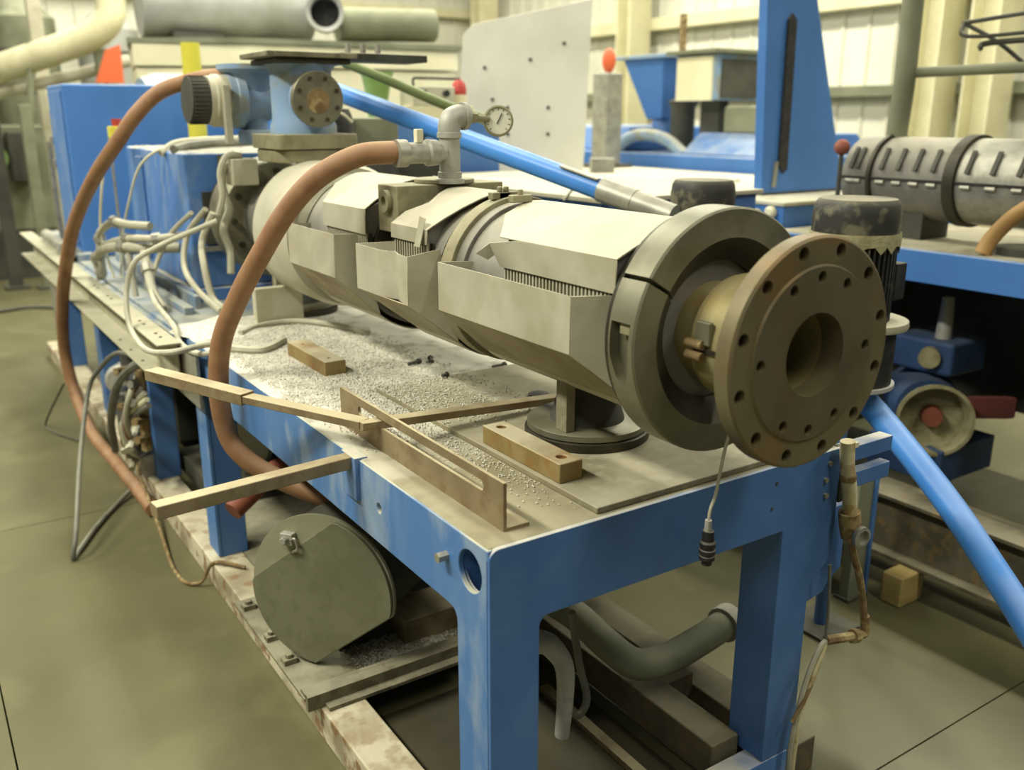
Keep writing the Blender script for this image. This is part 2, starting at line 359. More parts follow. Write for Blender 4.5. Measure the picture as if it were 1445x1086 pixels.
# channel beam on the left side, web inside, flanges outward
ch = thing('cable_channel', 'dusty grey steel channel running along the left side of the frame', 'channel beam', (-.08, 2, .76))
build(MB().box(-.12, -.04, 1.93, 5.72, .893, .9), 'upper_flange', beam_m, ch, bevel=.002)
build(MB().box(-.046, -.04, 1.98, 5.72, .762, .893), 'web', beam_m, ch)
build(MB().box(-.125, -.04, 1.98, 5.72, .755, .762), 'lower_flange', beam_m, ch, bevel=.002)
for y in (2.05, 2.12, 2.3, 2.37, 2.9, 2.98, 3.2, 3.28):
    mb = MB(); bolt(mb, (-.08, y, .9), (0, 0, 1), .006, .003); build(mb, 'rivet', dkmach, ch)
for y in (2.06, 2.16, 2.3, 2.5, 2.7):
    mb = MB(); bolt(mb, (-.1, y, .762), (0, 0, 1), .006, .003); build(mb, 'rivet', dkmach, ch)
build(MB().box(-.04, .0, 2.3, 2.42, .74, .87), 'standoff', galv, ch, bevel=.002)
build(MB().box(-.04, .0, 4.6, 4.72, .74, .85), 'standoff', galv, ch, bevel=.002)
single(MB().box(-.03, -.018, 1.80, 2.27, .69, .885), 'cover_plate', galv, 'grey dusty plate standing at the near end of the channel beam', 'plate', (-.03, 1.9, .72), bevel=.002)

# ------------------------------------------------------------------ extruder barrel
AX, AZ = .52, 1.245
def ring(mb, prof, n=64): return mb.lathe((AX, 0, AZ), (0, 1, 0), [(r, y) for y, r in prof], n)
eb = thing('extruder_barrel', 'long horizontal steel extruder barrel between the gearbox and the clamp ring', 'extruder barrel', (AX, 1.3, .95))
build(ring(MB(), [(.0, .06), (.0, .15), (2.75, .15), (2.75, .06)]), 'barrel_tube', cover_in, eb)
for y0, y1, r, m in ((.64, .70, .2, cover_in), (.675, .725, .212, brass), (1.13, 1.19, .2, clamp_dark), (1.62, 1.70, .215, clamp_m)):
    build(ring(MB(), [(y0, .15), (y0, r), (y1, r), (y1, .15)]), 'band_ring', m, eb, bevel=.003)
# lugs where the straps are screwed together on top
for y, a in ((.70, 1.2), (.70, .9), (1.16, 1.9), (.60, .8)):
    mb = MB(); c = Vector((AX-.205*math.cos(a)*.35, y, AZ+.213)); mb.obox(c, (.028, 0, 0), (0, .012, 0), (0, 0, .009)); bolt(mb, c+Vector((0, 0, .008)), (0, 0, 1), .008, .014); build(mb, 'strap_lug', brass, eb, bevel=.003)
build(ring(MB(), [(1.72, .15), (1.72, .235), (1.76, .248), (2.03, .248), (2.05, .235), (2.05, .15)]), 'feed_drum', cover_m, eb)
build(ring(MB(), [(2.44, .15), (2.44, .225), (2.46, .24), (2.6, .24), (2.62, .22), (2.62, .15)]), 'rear_flange', clamp_m, eb, bevel=.004)
for k in range(12): a = 2*PI*k/12; mb = MB(); bolt(mb, (AX+.19*math.cos(a), 2.44, AZ+.19*math.sin(a)), (0, -1, 0), .013, .02); build(mb, 'flange_bolt', clamp_dark, eb)
build(MB().box(.34, .68, 1.0, 1.12, 1.34, 1.468), 'vent_block', brass, eb, bevel=.004)
mb = MB().lathe((.34, 1.055, 1.425), (-1, 0, 0), [(.0001, 0), (.03, 0), (.03, .015), (.014, .015), (.014, .004), (.0001, .004)], 20); build(mb, 'block_boss', brass, eb)
mb = MB().lathe((.52, 1.06, 1.468), (0, 0, 1), [(.0001, 0), (.085, 0), (.085, .012), (.0001, .012)], 32); build(mb, 'vent_plate', plate_m, eb, bevel=.003)
# thermocouple wires in tape at the rear flange
build(MB().tube([(.36, 2.38, 1.5), (.30, 2.40, 1.46), (.285, 2.40, 1.38), (.30, 2.38, 1.3), (.27, 2.38, 1.22), (.29, 2.38, 1.14), (.28, 2.36, 1.05)], .016, 8), 'taped_wire', cable_m, eb)
build(MB().tube([(.36, 2.38, 1.5), (.30, 2.36, 1.50), (.27, 2.36, 1.44), (.27, 2.35, 1.36), (.25, 2.36, 1.28)], .013, 8), 'taped_wire', cable_m, eb)
build(MB().obox((.36, 2.38, 1.44), (.05, 0, 0), (0, .05, 0), (0, 0, .05)), 'junction_box', cover_m, eb, bevel=.004)

# cooling shrouds: sheet over the top, hood, grille and scoop box on the left
def arc(r, a0, a1, n): return [(AX+r*math.cos(math.radians(a0+(a1-a0)*i/n)), AZ+r*math.sin(math.radians(a0+(a1-a0)*i/n))) for i in range(n+1)]
def sheet(path, y0s, y1s):
    mb = MB(); n = len(path)
    mb.add([(p[0], y0s[i], p[1]) for i, p in enumerate(path)]+[(p[0], y1s[i], p[1]) for i, p in enumerate(path)], [(i, i+1, n+i+1, n+i) for i in range(n-1)]); return mb
def quad(*p): return MB().add(p, [tuple(range(len(p)))])
def shroud(label, r, y0, y1, hy0, hy1, by0, by1, bx, hx, hz, gz, bzt, bzb, dent=0., nb=30, curl=True):
    t = thing('cooling_shroud', label, 'shroud', (AX, y0, AZ-r), 'cooling shrouds on the barrel')
    P = arc(r, -132, 110, 40)
    ys1 = [y1+.006*math.sin(i*.9) for i in range(41)]
    for i in range(31, 41): ys1[i] = y1-.02*((i-31)/9)**2+.008*math.sin(i*1.7)
    P2 = P+[((P[-1][0]*2+hx)/3, (P[-1][1]*2+hz)/3+.004), ((P[-1][0]+hx*2)/3, (P[-1][1]+hz*2)/3+.004), (hx, hz)]
    ys1 += [y1-.05, (y1+hy1*2)/3, hy1]
    build(sheet(P2, [y0]*41+[(y0*2+hy0)/3, (y0+hy0*2)/3, hy0], ys1), 'top_sheet', cover_m, t, solid=.003, ang=22)
    # hood panel, with its far corner bent outward
    mb = MB(); n = 12; vs = []
    for i in range(n+1):
        u = i/n; y = hy0+(hy1-hy0)*u; b = max(0, u-.82)/.18 if curl else 0
        vs += [(hx-.02*b, y+.012*b, hz-.012*b), (hx, y, gz)]
    mb.add(vs, [(2*i, 2*i+2, 2*i+3, 2*i+1) for i in range(n)]); build(mb, 'hood_panel', cover_m, t, solid=.003)
    if curl: build(quad((hx-.02, hy1+.012, hz-.012), (hx-.045, hy1+.03, hz-.035), (hx-.02, hy1+.02, hz-.05), (hx+.0, hy1, hz-.03)), 'torn_corner', cover_m, t, solid=.003)
    # grille
    mb = MB()
    for i in range(nb):
        y = hy0+.012+(hy1-hy0-.024)*i/(nb-1); w = (hy1-hy0)/nb*.2
        mb.box(hx+.004, hx+.010, y-w, y+w, gz-.06, gz+.002)
    mb.box(hx+.004, hx+.012, hy0, hy1, gz-.066, gz-.06)
    build(mb, 'grille_bars', cover_m, t, smooth=False, kind='stuff')
    build(MB().box(hx+.016, hx+.02, hy0, hy1, gz-.07, gz+.002), 'grille_back', hole_m, t)  # dark sheet painted as the shade behind the slots
    px, pz = P[-1]
    for yy, nm in ((hy0+.014, 'hood_end'), (hy1-.03, 'hood_end')):
        build(quad((hx+.002, yy, gz), (hx+.002, yy, hz-.004), (px, yy, pz-.004), (AX-.09, yy, AZ+.15), (AX-.17, yy, AZ+.05)), nm, cover_in, t, solid=.003)
    tx, tz = arc(r, 228, 228, 1)[0]
    # scoop box: front panel, sloping bottom, ends
    n = 10; vs = []
    for i in range(n+1):
        u = i/n; y = by0+(by1-by0)*u; d = dent*math.exp(-((u-.3)/.13)**2)
        vs += [(bx+d*.6, y, bzt+.012*(d > .01)*u), (bx+d, y, bzb)]
    build(MB().add(vs, [(2*i, 2*i+2, 2*i+3, 2*i+1) for i in range(n)]), 'scoop_front', cover_m, t, solid=.003)
    build(quad((bx, by0, bzb), (bx, by1, bzb), (tx, y1, tz), (tx, y0, tz)), 'scoop_bottom', under_m, t, solid=.003)
    build(quad((bx, by0, bzt), (bx, by0, bzb), (tx, y0, tz), (hx+.03, y0, AZ-.02), (hx+.012, y0, gz-.005)), 'scoop_end', cover_m, t, solid=.003)
    build(quad((bx, by1, bzt), (bx, by1, bzb), (tx, y1, tz), (hx+.03, y1, AZ-.02), (hx+.03, y1, gz-.012)), 'scoop_end', cover_m, t, solid=.003)
    # jacket under the sheet
    build(ring(MB(), [(y0+.004, .15), (y0+.004, r-.016), (y1+.03, r-.016), (y1+.03, .15)]), 'jacket', cover_in, t)
    return t
s3 = shroud('largest dusty sheet-metal cooling shroud with long slotted grille beside the clamp ring', .205, .055, .615, .045, .445, .115, .635, .26, .312, 1.392, 1.328, 1.318, 1.203, nb=32)
s2 = shroud('small crumpled cooling shroud in the middle of the barrel with short slotted grille', .215, .745, .985, .79, .99, .775, 1.08, .25, .315, 1.372, 1.336, 1.313, 1.19, dent=.018, nb=14, curl=False)
s1 = shroud('rearmost cooling shroud on the barrel, partly behind the brown hose', .225, 1.195, 1.60, 1.13, 1.43, 1.21, 1.575, .24, .303, 1.397, 1.328, 1.325, 1.2, nb=24, curl=False)
build(quad((.318, .80, 1.40), (.318, .83, 1.405), (.30, .83, 1.33), (.30, .80, 1.33)), 'crumpled_flap', cover_m, s2, solid=.003)

# split clamp ring at the barrel end
cl = thing('split_clamp_ring', 'heavy grey split clamp ring between shroud and round bolted flange', 'clamp ring', (AX, 0, AZ-.24))
prof = [(.168, .03), (.236, .03), (.241, .024), (.241, -.043), (.237, -.047), (.184, -.047), (.137, -.012), (.137, .03), (.168, .03)]
gap = math.radians(2.2)
def half(a0, a1, name):
    # lathe about +Y starting from +Z: angle measured from Z; convert from the X-Z polar angle
    mb = MB().lathe((AX, 0, AZ), (0, 1, 0), prof, 44, a0, a1)
    n = len(prof)-1; base = 0; mb.f.append(tuple(range(n))); last = 44*len(prof); mb.f.append(tuple(range(last, last+n)))
    o = build(mb, name, clamp_m, cl, ang=30); o.data.materials.append(clamp_dark); b = Vector(cl.location)
    for p in o.data.polygons:
        q = Vector(p.center)+b
        if math.hypot(q.x-AX, q.z-AZ) < .182: p.material_index = 1
    return o
# polar angle p (from +X towards +Z) -> lathe angle: e1=Z, e2=Y x Z = X  => angle = 90 - p
pol = lambda p: math.radians(90-p)
up = half(pol(149.5)+gap/2, pol(-30.5)-gap/2, 'upper_half')
lo = half(pol(-30.5)+gap/2, pol(-210.5)-gap/2, 'lower_half')
def polp(p, r, y): return Vector((AX+r*math.cos(math.radians(p)), y, AZ+r*math.sin(math.radians(p))))
mb = MB()
poly = [(171, .0), (171, 1), (194, 1), (202, .5), (203, .0)]
vs = []
ybk, yfr = .019, -.034
pts = [(170, ybk), (170, yfr), (186, yfr+.002), (196, yfr+.012), (200, (ybk+yfr)/2), (196, ybk-.012), (186, ybk)]
mb.add([polp(p, .219, y) for p, y in pts]+[polp(p, .27, y) for p, y in pts], [tuple(range(7))[::-1], tuple(range(7, 14))]+[(i, (i+1) % 7, 7+(i+1) % 7, 7+i) for i in range(7)])
cut(lo, mb)
mb = MB().obox(polp(172.5, .222, -.01), (.010, 0, 0), (0, .014, 0), (0, 0, .011)); build(mb, 'clamp_bolt', brass, lo, bevel=.002)
build(ring(MB(), [(.032, .15), (.032, .232), (.044, .232), (.044, .15)]), 'thin_ring', clamp_dark, cl)

# die adapter with bolted flange
da = thing('die_adapter_flange', 'round brown flange with two rings of bolt holes and open bore at the barrel end', 'flange', (AX, -.2, AZ-.21))
fy0, fy1 = -.256, -.218
mb = ring(MB(), [(fy0, .076), (fy0, .157), (fy0+.004, .16), (fy0+.004, .205), (fy0+.008, .21), (fy1, .21), (fy1, .12), (fy1+.01, .076), (fy0, .076)], 72)
fd = build(mb, 'flange_disc', flange_m, da)
c = MB()
for k in range(12):
    a = math.radians(15+30*k); x, z = AX+.187*math.cos(a), AZ+.187*math.sin(a); c.disc_cyl((x, fy0-.02, z), (x, fy1-.006, z), .0128, None, 16)
for d in (0, 60, 90, 120, 180, -60, -90, -120):
    a = math.radians(d); x, z = AX+.139*math.cos(a), AZ+.139*math.sin(a); c.disc_cyl((x, fy0-.02, z), (x, fy0+.032, z), .0105, None, 16)
cut(fd, c)
fd.data.materials.append(flange_f)
for p in fd.data.polygons:
    q = fd.matrix_world @ p.center if False else Vector(p.center)+Vector(da.location)
    if abs(q.y-fy0) < .0015 and math.hypot(q.x-AX, q.z-AZ) < .16: p.material_index = 1
nk = build(ring(MB(), [(fy1-.001, .117), (-.066, .117), (-.066, .095), (.03, .095), (.03, .076), (fy1+.01, .076)], 64), 'neck', neck_m, da)
build(ring(MB(), [(-.195, .116), (-.195, .121), (-.08, .121), (-.08, .116)]), 'heater_band', neck_m, da)
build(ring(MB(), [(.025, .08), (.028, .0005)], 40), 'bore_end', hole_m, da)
for p in (178, 188):
    mb = MB().disc_cyl(polp(p, .130, -.11), polp(p, .130, -.07), .009, None, 10); build(mb, 'band_screw', rust_m, da)
mb = MB().obox(polp(168, .125, -.105), (.006, 0, 0), (0, .018, 0), (0, 0, .022)); build(mb, 'band_lug', clamp_m, da, bevel=.003)
mb = MB().obox(polp(183, .1215, -.15), (.004, 0, 0), (0, .05, 0), (0, 0, .004)); build(mb, 'band_gap', hole_m, da)

# hanging sensor cable with plug
hp = thing('hanging_plug', 'black cable plug hanging on a thin grey cable below the flange', 'plug', (.5, -.06, .75))
build(MB().tube([(.522, -.07, 1.05), (.519, -.06, 1.0), (.514, -.05, .91), (.502, -.05, .88), (.498, -.05, .852)], .0035, 6), 'cable', cable_m, hp)
build(MB().disc_cyl((.498, -.05, .856), (.498, -.05, .832), .007, .008, 10), 'cable_gland', castgrey, hp)
mb = MB().lathe((.5, -.05, .756), (0, 0, 1), [(.0001, 0), (.011, 0), (.011, .008), (.0165, .012), (.0165, .02), (.014, .022), (.0175, .026), (.0175, .034), (.015, .036), (.0165, .04), (.0165, .05), (.013, .054), (.012, .076), (.0001, .076)], 16); build(mb, 'plug_body', black_m, hp)

# ------------------------------------------------------------------ feed throat and tee on top
ft = thing('feed_housing', 'blue and rusty feed throat casting with round blind flange above barrel', 'feed housing', (.54, 2.12, 1.5))
FX, FY = .535, 2.15
build(MB().prism(rr_poly(FX-.15, FX+.15, FY-.14, FY+.14, .05), XY, 1.485, 1.53), 'base_plate', brass, ft, bevel=.004)
build(MB().prism(rr_poly(FX-.158, FX+.155, FY-.15, FY+.14, .02), XY, 1.532, 1.585), 'base_flange', brass, ft, bevel=.004)
build(MB().lathe((FX+.0, FY, 1.585), (0, 0, 1), [(.122, 0), (.122, .03), (.112, .05), (.112, .22), (.13, .245), (.0001, .245)], 32), 'throat_body', palebl, ft)
build(MB().lathe((.535, FY-.09, 1.706), (0, -1, 0), [(.085, 0), (.085, .03), (.0001, .03)], 32), 'side_neck', palebl, ft)
bf = build(MB().lathe((.535, FY-.135, 1.706), (0, -1, 0), [(.0001, 0), (.094, 0), (.097, .003), (.097, .022), (.094, .025), (.0001, .025)], 36), 'blind_flange', clamp_m, ft)
for k in range(8): a = 2*PI*(k+.5)/8; mb = MB(); bolt(mb, (.535+.076*math.cos(a), FY-.16, 1.706+.076*math.sin(a)), (0, -1, 0), .008, .006); build(mb, 'flange_bolt', clamp_dark, bf)
build(MB().lathe((.535, FY-.1598, 1.70), (0, -1, 0), [(.0001, 0), (.045, 0), (.043, .002), (.0001, .002)], 24), 'rust_patch', rust_m, bf)
build(MB().box(.40, .68, 2.02, 2.3, 1.828, 1.846), 'top_flange', clamp_dark, ft, bevel=.003)
sg = thing('slide_gate_plate', 'long thin grey slide gate plate on top of the feed throat', 'gate plate', (.7, 2.1, 1.846))
build(MB().box(.36, .7, 2.0, 2.3, 1.848, 1.866), 'guide_frame', grime, sg, bevel=.003)
build(MB().box(.66, 1.02, 2.06, 2.24, 1.846, 1.872), 'gate', dkmach, sg, bevel=.003)
for x in (.68, .74, .80): mb = MB(); bolt(mb, (x, 2.04, 1.872), (0, 0, 1), .012, .03); build(mb, 'gate_bolt', galv, sg)
te = thing('blue_tee_fitting', 'pale blue tee casting with ribbed pipe coupling behind the feed throat', 'pipe fitting', (.42, 2.45, 1.5))
build(MB().lathe((.45, 2.45, 1.57), (0, 0, 1), [(.05, .02), (.05, .12), (.075, .18), (.10, .235), (.13, .25), (.13, .268), (.0001, .268)], 28), 'funnel_body', palebl, te)
build(MB().lathe((.44, 2.42, 1.545), (0, 0, 1), [(.0001, 0), (.062, 0), (.066, .01), (.066, .04), (.06, .05), (.0001, .05)], 24), 'foot_cup', palebl, te, bevel=.002)
build(MB().lathe((.47, 2.45, 1.7), (-1, 0, .04), [(.0001, -.04), (.07, -.04), (.085, .06), (.105, .07), (.105, .1), (.1, .105), (.1, .13), (.0001, .13)], 32), 'side_bell', palebl, te)
build(MB().lathe((.34, 2.45, 1.703), (-1, 0, .04), [(.0001, 0), (.098, 0), (.098, .05), (.09, .055), (.09, .075), (.0001, .075)], 32), 'coupling_ring', cover_m, te)
mb = MB().lathe((.265, 2.45, 1.705), (-1, 0, .04), [(.0001, 0), (.085, 0), (.088, .01), (.085, .07), (.0001, .07)], 32)
for k in range(36):
    a = 2*PI*k/36; mb.obox((.23, 2.45+.086*math.cos(a), 1.706+.086*math.sin(a)), (.03, 0, 0), (0, .003*abs(math.sin(a))+.003*abs(math.cos(a)), 0), (0, 0, .003))
build(mb, 'ribbed_end', dkmach, te)
build(MB().box(.30, .325, 2.33, 2.36, 1.545, 1.76), 'support_strip', cover_m, te, bevel=.002)
single(MB().disc_cyl((.69, 4.15, .88), (.69, 4.15, 2.03), .05, None, 20), 'yellow_post', yellow_m, 'bright yellow upright post behind the ribbed pipe coupling', 'post', (.69, 4.15, .88))

# ------------------------------------------------------------------ vent pipework with gauge
vp = thing('vent_pipe', 'grey cast riser pipe with elbow standing on the barrel', 'pipe', (.505, 1.0, 1.48))
build(MB().lathe((.505, 1.0, 1.47), (0, 0, 1), [(.0001, 0), (.04, 0), (.04, .012), (.033, .014), (.033, .03), (.029, .032), (.029, .12), (.034, .122), (.034, .135), (.029, .137), (.0001, .137)], 24), 'riser', castgrey, vp)
build(MB().tube([(.505, 1.0, 1.595), (.505, 1.0, 1.62), (.512, 1.0, 1.638), (.528, 1.0, 1.647), (.552, 1.0, 1.648)], .031, 16), 'elbow', castgrey, vp)
build(MB().lathe((.545, 1.0, 1.648), (1, 0, 0), [(.0001, 0), (.037, 0), (.037, .012), (.028, .014), (.028, .02), (.0001, .02)], 20), 'elbow_rim', castgrey, vp)
vv = thing('ball_valve', 'cream threaded ball valve between brown hose and riser pipe', 'valve', (.4, 1.0, 1.53))
build(MB().lathe((.485, 1.0, 1.553), (-1, 0, 0), [(.0001, 0), (.026, 0), (.026, .02), (.034, .022), (.036, .05), (.028, .055), (.028, .115), (.0001, .115)], 20), 'valve_body', castgrey, vv)
build(MB().lathe((.37, 1.0, 1.553), (-1, 0, 0), [(.0001, 0), (.036, 0), (.036, .03), (.0001, .03)], 20), 'hose_ferrule', galv, vv)
build(MB().box(.40, .42, .99, 1.01, 1.58, 1.615), 'valve_stem', cream, vv, bevel=.002)
ga = thing('pressure_gauge', 'round pressure gauge with pale dial on the riser elbow', 'gauge', (.63, 1.0, 1.6))
build(MB().disc_cyl((.565, 1.0, 1.647), (.63, .995, 1.64), .010, .008, 10).disc_cyl((.575, 1.0, 1.646), (.59, .999, 1.645), .016, None, 6), 'stem', brass, ga)
gn = Vector((-.5, -.86, .1)).normalized(); gc = Vector((.655, .985, 1.635))
build(MB().lathe(gc, gn, [(.0001, -.02), (.040, -.02), (.042, -.015), (.042, .008), (.037, .010), (.036, .004), (.0001, .004)], 32), 'case', brass, ga)
dl = build(MB().lathe(gc, gn, [(.0001, .0045), (.036, .0045), (.036, .0055), (.0001, .0055)], 32), 'dial', gauge_face, ga)
e1 = Vector((.86, -.5, 0)).normalized(); e2 = gn.cross(e1)
mb = MB(); mb.bar(gc+gn*.0075-e1*.004-e2*.008, gc+gn*.0075+e1*.010+e2*.02, .003, .0015, gn); build(mb, 'needle', black_m, dl)
mb = MB()
for k in range(11):
    a = math.radians(-45+27*k); d = e1*math.cos(a)+e2*math.sin(a); mb.bar(gc+gn*.0062+d*.028, gc+gn*.0062+d*.034, .0015, .001, gn)
build(mb, 'scale_marks', black_m, dl, smooth=False)

# ------------------------------------------------------------------ hoses
HB = [(.372, 1.0, 1.553), (.33, 1.02, 1.555), (.26, 1.07, 1.545), (.17, 1.13, 1.49), (.10, 1.19, 1.40), (.04, 1.26, 1.275), (-.01, 1.33, 1.15), (-.05, 1.40, 1.01), (-.065, 1.42, .86), (-.05, 1.43, .72), (-.02, 1.39, .65), (.05, 1.32, .59), (.16, 1.2, .54), (.3, 1.1, .5)]
single(MB().tube(HB, .030, 16), 'rubber_hose', hose_m, 'thick brown rubber hose arching from the ball valve over the table edge', 'hose', (0, 1.4, .6), group='brown rubber hoses')
HA = [(.40, 2.5, 1.80), (.30, 2.6, 1.79), (.17, 2.70, 1.745), (.07, 2.72, 1.66), (0, 2.80, 1.55), (-.07, 3.0, 1.40), (-.12, 3.3, 1.20), (-.15, 3.5, 1.0), (-.165, 3.75, .74), (-.16, 3.95, .45), (-.14, 3.9, .22), (-.12, 3.65, .08), (-.09, 3.3, .04), (-.075, 2.9, .035), (-.07, 2.6, .035)]
single(MB().tube(HA, .030, 14), 'rubber_hose', hose_m, 'long brown rubber hose sweeping from the tee down to the floor beside the channel', 'hose', (-.1, 3.5, .03), group='brown rubber hoses')
single(MB().tube([(-.03, 1.52, .42), (.05, 1.55, .46), (.15, 1.6, .5), (.3, 1.62, .5)], .034, 14), 'hose_stub', redbrown, 'short red-brown hose stub under the table beside the rear table leg', 'hose', (0, 1.55, .4))

# blue plastic pipe behind the barrel, with clamp sleeve
bp = thing('blue_pipe', 'long blue plastic pipe sloping down behind the barrel and gauge', 'pipe', (1.1, 1.8, 1.3))
P0, P1 = Vector((.80, 2.5, 1.752)), Vector((1.36, 1.05, 1.335))
build(MB().disc_cyl(P0, P1, .037, None, 24), 'pipe_body', bluepipe, bp)
d = (P1-P0)
build(MB().disc_cyl(P0+d*.84, P0+d*.925, .043, None, 20), 'clamp_sleeve', galv, bp)
build(MB().disc_cyl(P0+d*.925, P0+d*1.02, .041, .04, 20), 'clamp_sleeve', galv, bp)
build(MB().bar(P0+d*.74+Vector((-.02, -.01, .036)), P0+d*.84+Vector((-.02, -.01, .036)), .03, .008), 'sleeve_tongue', galv, bp, bevel=.003)
single(MB().tube([(1.58, .62, .95), (1.66, .42, .79), (1.56, .08, .625), (1.46, -.16, .50), (1.36, -.36, .40), (1.27, -.52, .33)], .038, 20), 'blue_pipe', bluepipe, 'blue plastic pipe running down to the lower right beside the flange', 'pipe', (1.4, -.1, .2))
single(MB().tube([(.88, 2.55, 1.865), (1.05, 2.5, 1.80), (1.3, 2.45, 1.70), (1.5, 2.4, 1.63)], lambda u: .018+.006*u, 14), 'green_hose', green_hose, 'olive green hose running above the blue pipe behind the barrel', 'hose', (1.1, 2.5, 1.6))

# ------------------------------------------------------------------ things on the table
an = thing('slotted_angle_iron', 'long slotted steel angle standing on the near edge of the table', 'angle iron', (.07, .4, TT))
pl = build(MB().prism([(.055, TT), (.805, TT), (.805, 1.0), (.055, .998)], YZ, .066, .0735), 'slotted_leg', bar_m, an)
cut(pl, MB().prism(rr_poly(.125, .70, .957, .979, .0105), YZ, .03, .1))
build(MB().box(.0735, .125, .055, .805, TT, TT+.007), 'foot_leg', bar_m, an, bevel=.001)
ba = thing('bent_flat_bar', 'bent brown flat bar passing through the slot of the angle iron', 'steel bar', (.05, .6, .93))
B0, B1, B2, B3 = (-.275, 1.30, .972), (-.125, .94, .968), (.035, .595, .968), (.62, .60, .932)
build(MB().bar(B0, B1, .044, .03), 'bar_sleeve', bar_m, ba, bevel=.002)
build(MB().bar(B1, B2, .038, .019), 'bar_arm', bar_m, ba, bevel=.002)
build(MB().bar((.02, .590, .968), B3, .036, .019), 'bar_arm', bar_m, ba, bevel=.002)
build(MB().bar((.60, .60, .914), (.60, .60, .925), .03, .03, (0, 1, 0)), 'end_pad', bar_m, ba)
bb = thing('bracket_bar', 'square steel bar sticking out sideways from the table edge', 'steel bar', (-.2, .57, .85))
build(MB().bar((-.452, .545, .888), (-.001, .592, .888), .038, .03), 'bar', bar_m, bb, bevel=.003)
build(MB().box(-.012, .02, .555, .63, .80, .904), 'bracket', blue_dusty, bb, bevel=.002)
def blk(label, x0, x1, y0, y1, z0, z1, m, holes):
    o = single(MB().box(x0, x1, y0, y1, z0, z1), 'steel_block', m, label, 'steel block', ((x0+x1)/2, (y0+y1)/2, z0), group='loose steel blocks on the table', smooth=False)
    c = MB()
    for x, y, r in holes: c.disc_cyl((x, y, z1-.012), (x, y, z1+.02), r, None, 16)
    cut(o, c); md = o.modifiers.new('bevel', 'BEVEL'); md.width = .0025; md.segments = 2; md.limit_method = 'ANGLE'
    return o
b1 = blk('long rusty steel block with two countersunk holes beside the round foot', .272, .332, .158, .462, .914, .958, block_m, ((.304, .195, .012), (.304, .428, .012)))
b2 = blk('smaller dusty steel block lying in the pellets under the rear shroud', .205, .272, 1.245, 1.56, .9, .945, block_m, ((.238, 1.29, .006), (.238, 1.5, .006)))
for nm, lab, cx, cy, z0 in (('round_foot', 'stacked round steel foot under the front of the barrel', .52, .385, .914), ('round_foot', 'round steel foot under the rear of the barrel behind the brown hose', .50, 2.22, .9)):
    t = thing(nm, lab, 'foot', (cx, cy, z0), 'round feet under the barrel')
    build(MB().lathe((cx, cy, z0), (0, 0, 1), [(.0001, 0), (.148, 0), (.15, .003), (.15, .02), (.146, .022), (.0001, .022)], 40), 'lower_disc', clamp_dark, t)
    build(MB().lathe((cx, cy, z0+.022), (0, 0, 1), [(.0001, 0), (.14, 0), (.144, .003), (.144, .016), (.14, .019), (.0001, .019)], 40), 'upper_disc', clamp_m, t)
    build(MB().lathe((cx, cy, z0+.041), (0, 0, 1), [(.0001, 0), (.09, 0), (.075, .05), (.06, .08), (.06, AZ-.15-z0-.035), (.0001, AZ-.15-z0-.035)], 32), 'pedestal', dkmach, t)
    build(MB().box(cx-.115, cx-.09, cy-.07, cy-.03, z0+.041, 1.075), 'side_strip', plate_m, t, bevel=.002)
single(MB().box(.26, .44, 2.02, 2.06, .9, 1.04), 'bent_plate', cover_m, 'upright sheet plate on the table behind the brown hose', 'plate', (.3, 2.04, .9), bevel=.002)
for i, (x, y, l, a) in enumerate(((.49, 1.22, .05, .3), (.55, 1.22, .05, 1.2), (.472, .993, .02, .2), (.69, 1.04, .05, .1))):
    mb = MB(); p = Vector((x, y, .909 if y > 1.02 else .924)); dd = Vector((math.cos(a), math.sin(a), 0))*l/2; mb.disc_cyl(p-dd, p+dd*.6, .006, None, 8).disc_cyl(p+dd*.6, p+dd, .0095, None, 6)
    single(mb, 'loose_bolt', dkmach, ['dark bolt lying in pellets, leftmost of the loose bolts under the barrel', 'dark bolt beside the leftmost loose bolt under the barrel', 'short dark stud lying alone in the dust nearest the camera', 'thin dark bolt lying rightmost under the large shroud'][i], 'bolt', (x, y, .9), group='loose bolts on the table')
single(MB().lathe((.60, .70, .914), (0, 0, 1), [(.0001, 0), (.025, 0), (.03, .006), (.012, .012), (.0001, .012)], 12), 'metal_scrap', dkmach, 'small dark scrap lying on the end of the bent bar', 'scrap', (.6, .7, .914))

# pellets spilled over table, gearbox and tray
def pellets(name, label, n, fn, m, r0=.0022, r1=.0036, parent=None):
    V = []; F = []
    for i in range(n):
        x, y, z = fn(); r = random.uniform(r0, r1); b = len(V); t = random.random()*PI; c_, s_ = math.cos(t)*r, math.sin(t)*r
        V += [(x+c_, y+s_, z), (x-s_, y+c_, z), (x-c_, y-s_, z), (x+s_, y-c_, z), (x, y, z+r), (x, y, z-r*.4)]
        F += [(b, b+1, b+4), (b+1, b+2, b+4), (b+2, b+3, b+4), (b+3, b, b+4), (b+1, b, b+5), (b+2, b+1, b+5), (b+3, b+2, b+5), (b, b+3, b+5)]
    mb = MB(); mb.v = V; mb.f = F
    me = bpy.data.meshes.new(name); me.from_pydata(V, [], F); me.materials.append(m); o = bpy.data.objects.new(name, me); COL.objects.link(o)
    o['kind'] = 'stuff'; o['label'] = label; o['category'] = 'pellets'
    return o
def on_table():
    while True:
        y = random.triangular(.55, 2.2, 1.5); x = random.triangular(.02, .6, .12)
        if .2 < x < .28 and 1.24 < y < 1.57: continue
        if x > .26 and y < 1.03: z = .916
        else: z = .902
        return x, y, z
pellets('plastic_pellets', 'white plastic pellets spilled over the table top', 15000, on_table, pellet_m)
pellets('dark_pellets', 'dark grit mixed into the pellets on the table top', 900, on_table, pellet_dk, .0018, .0032)
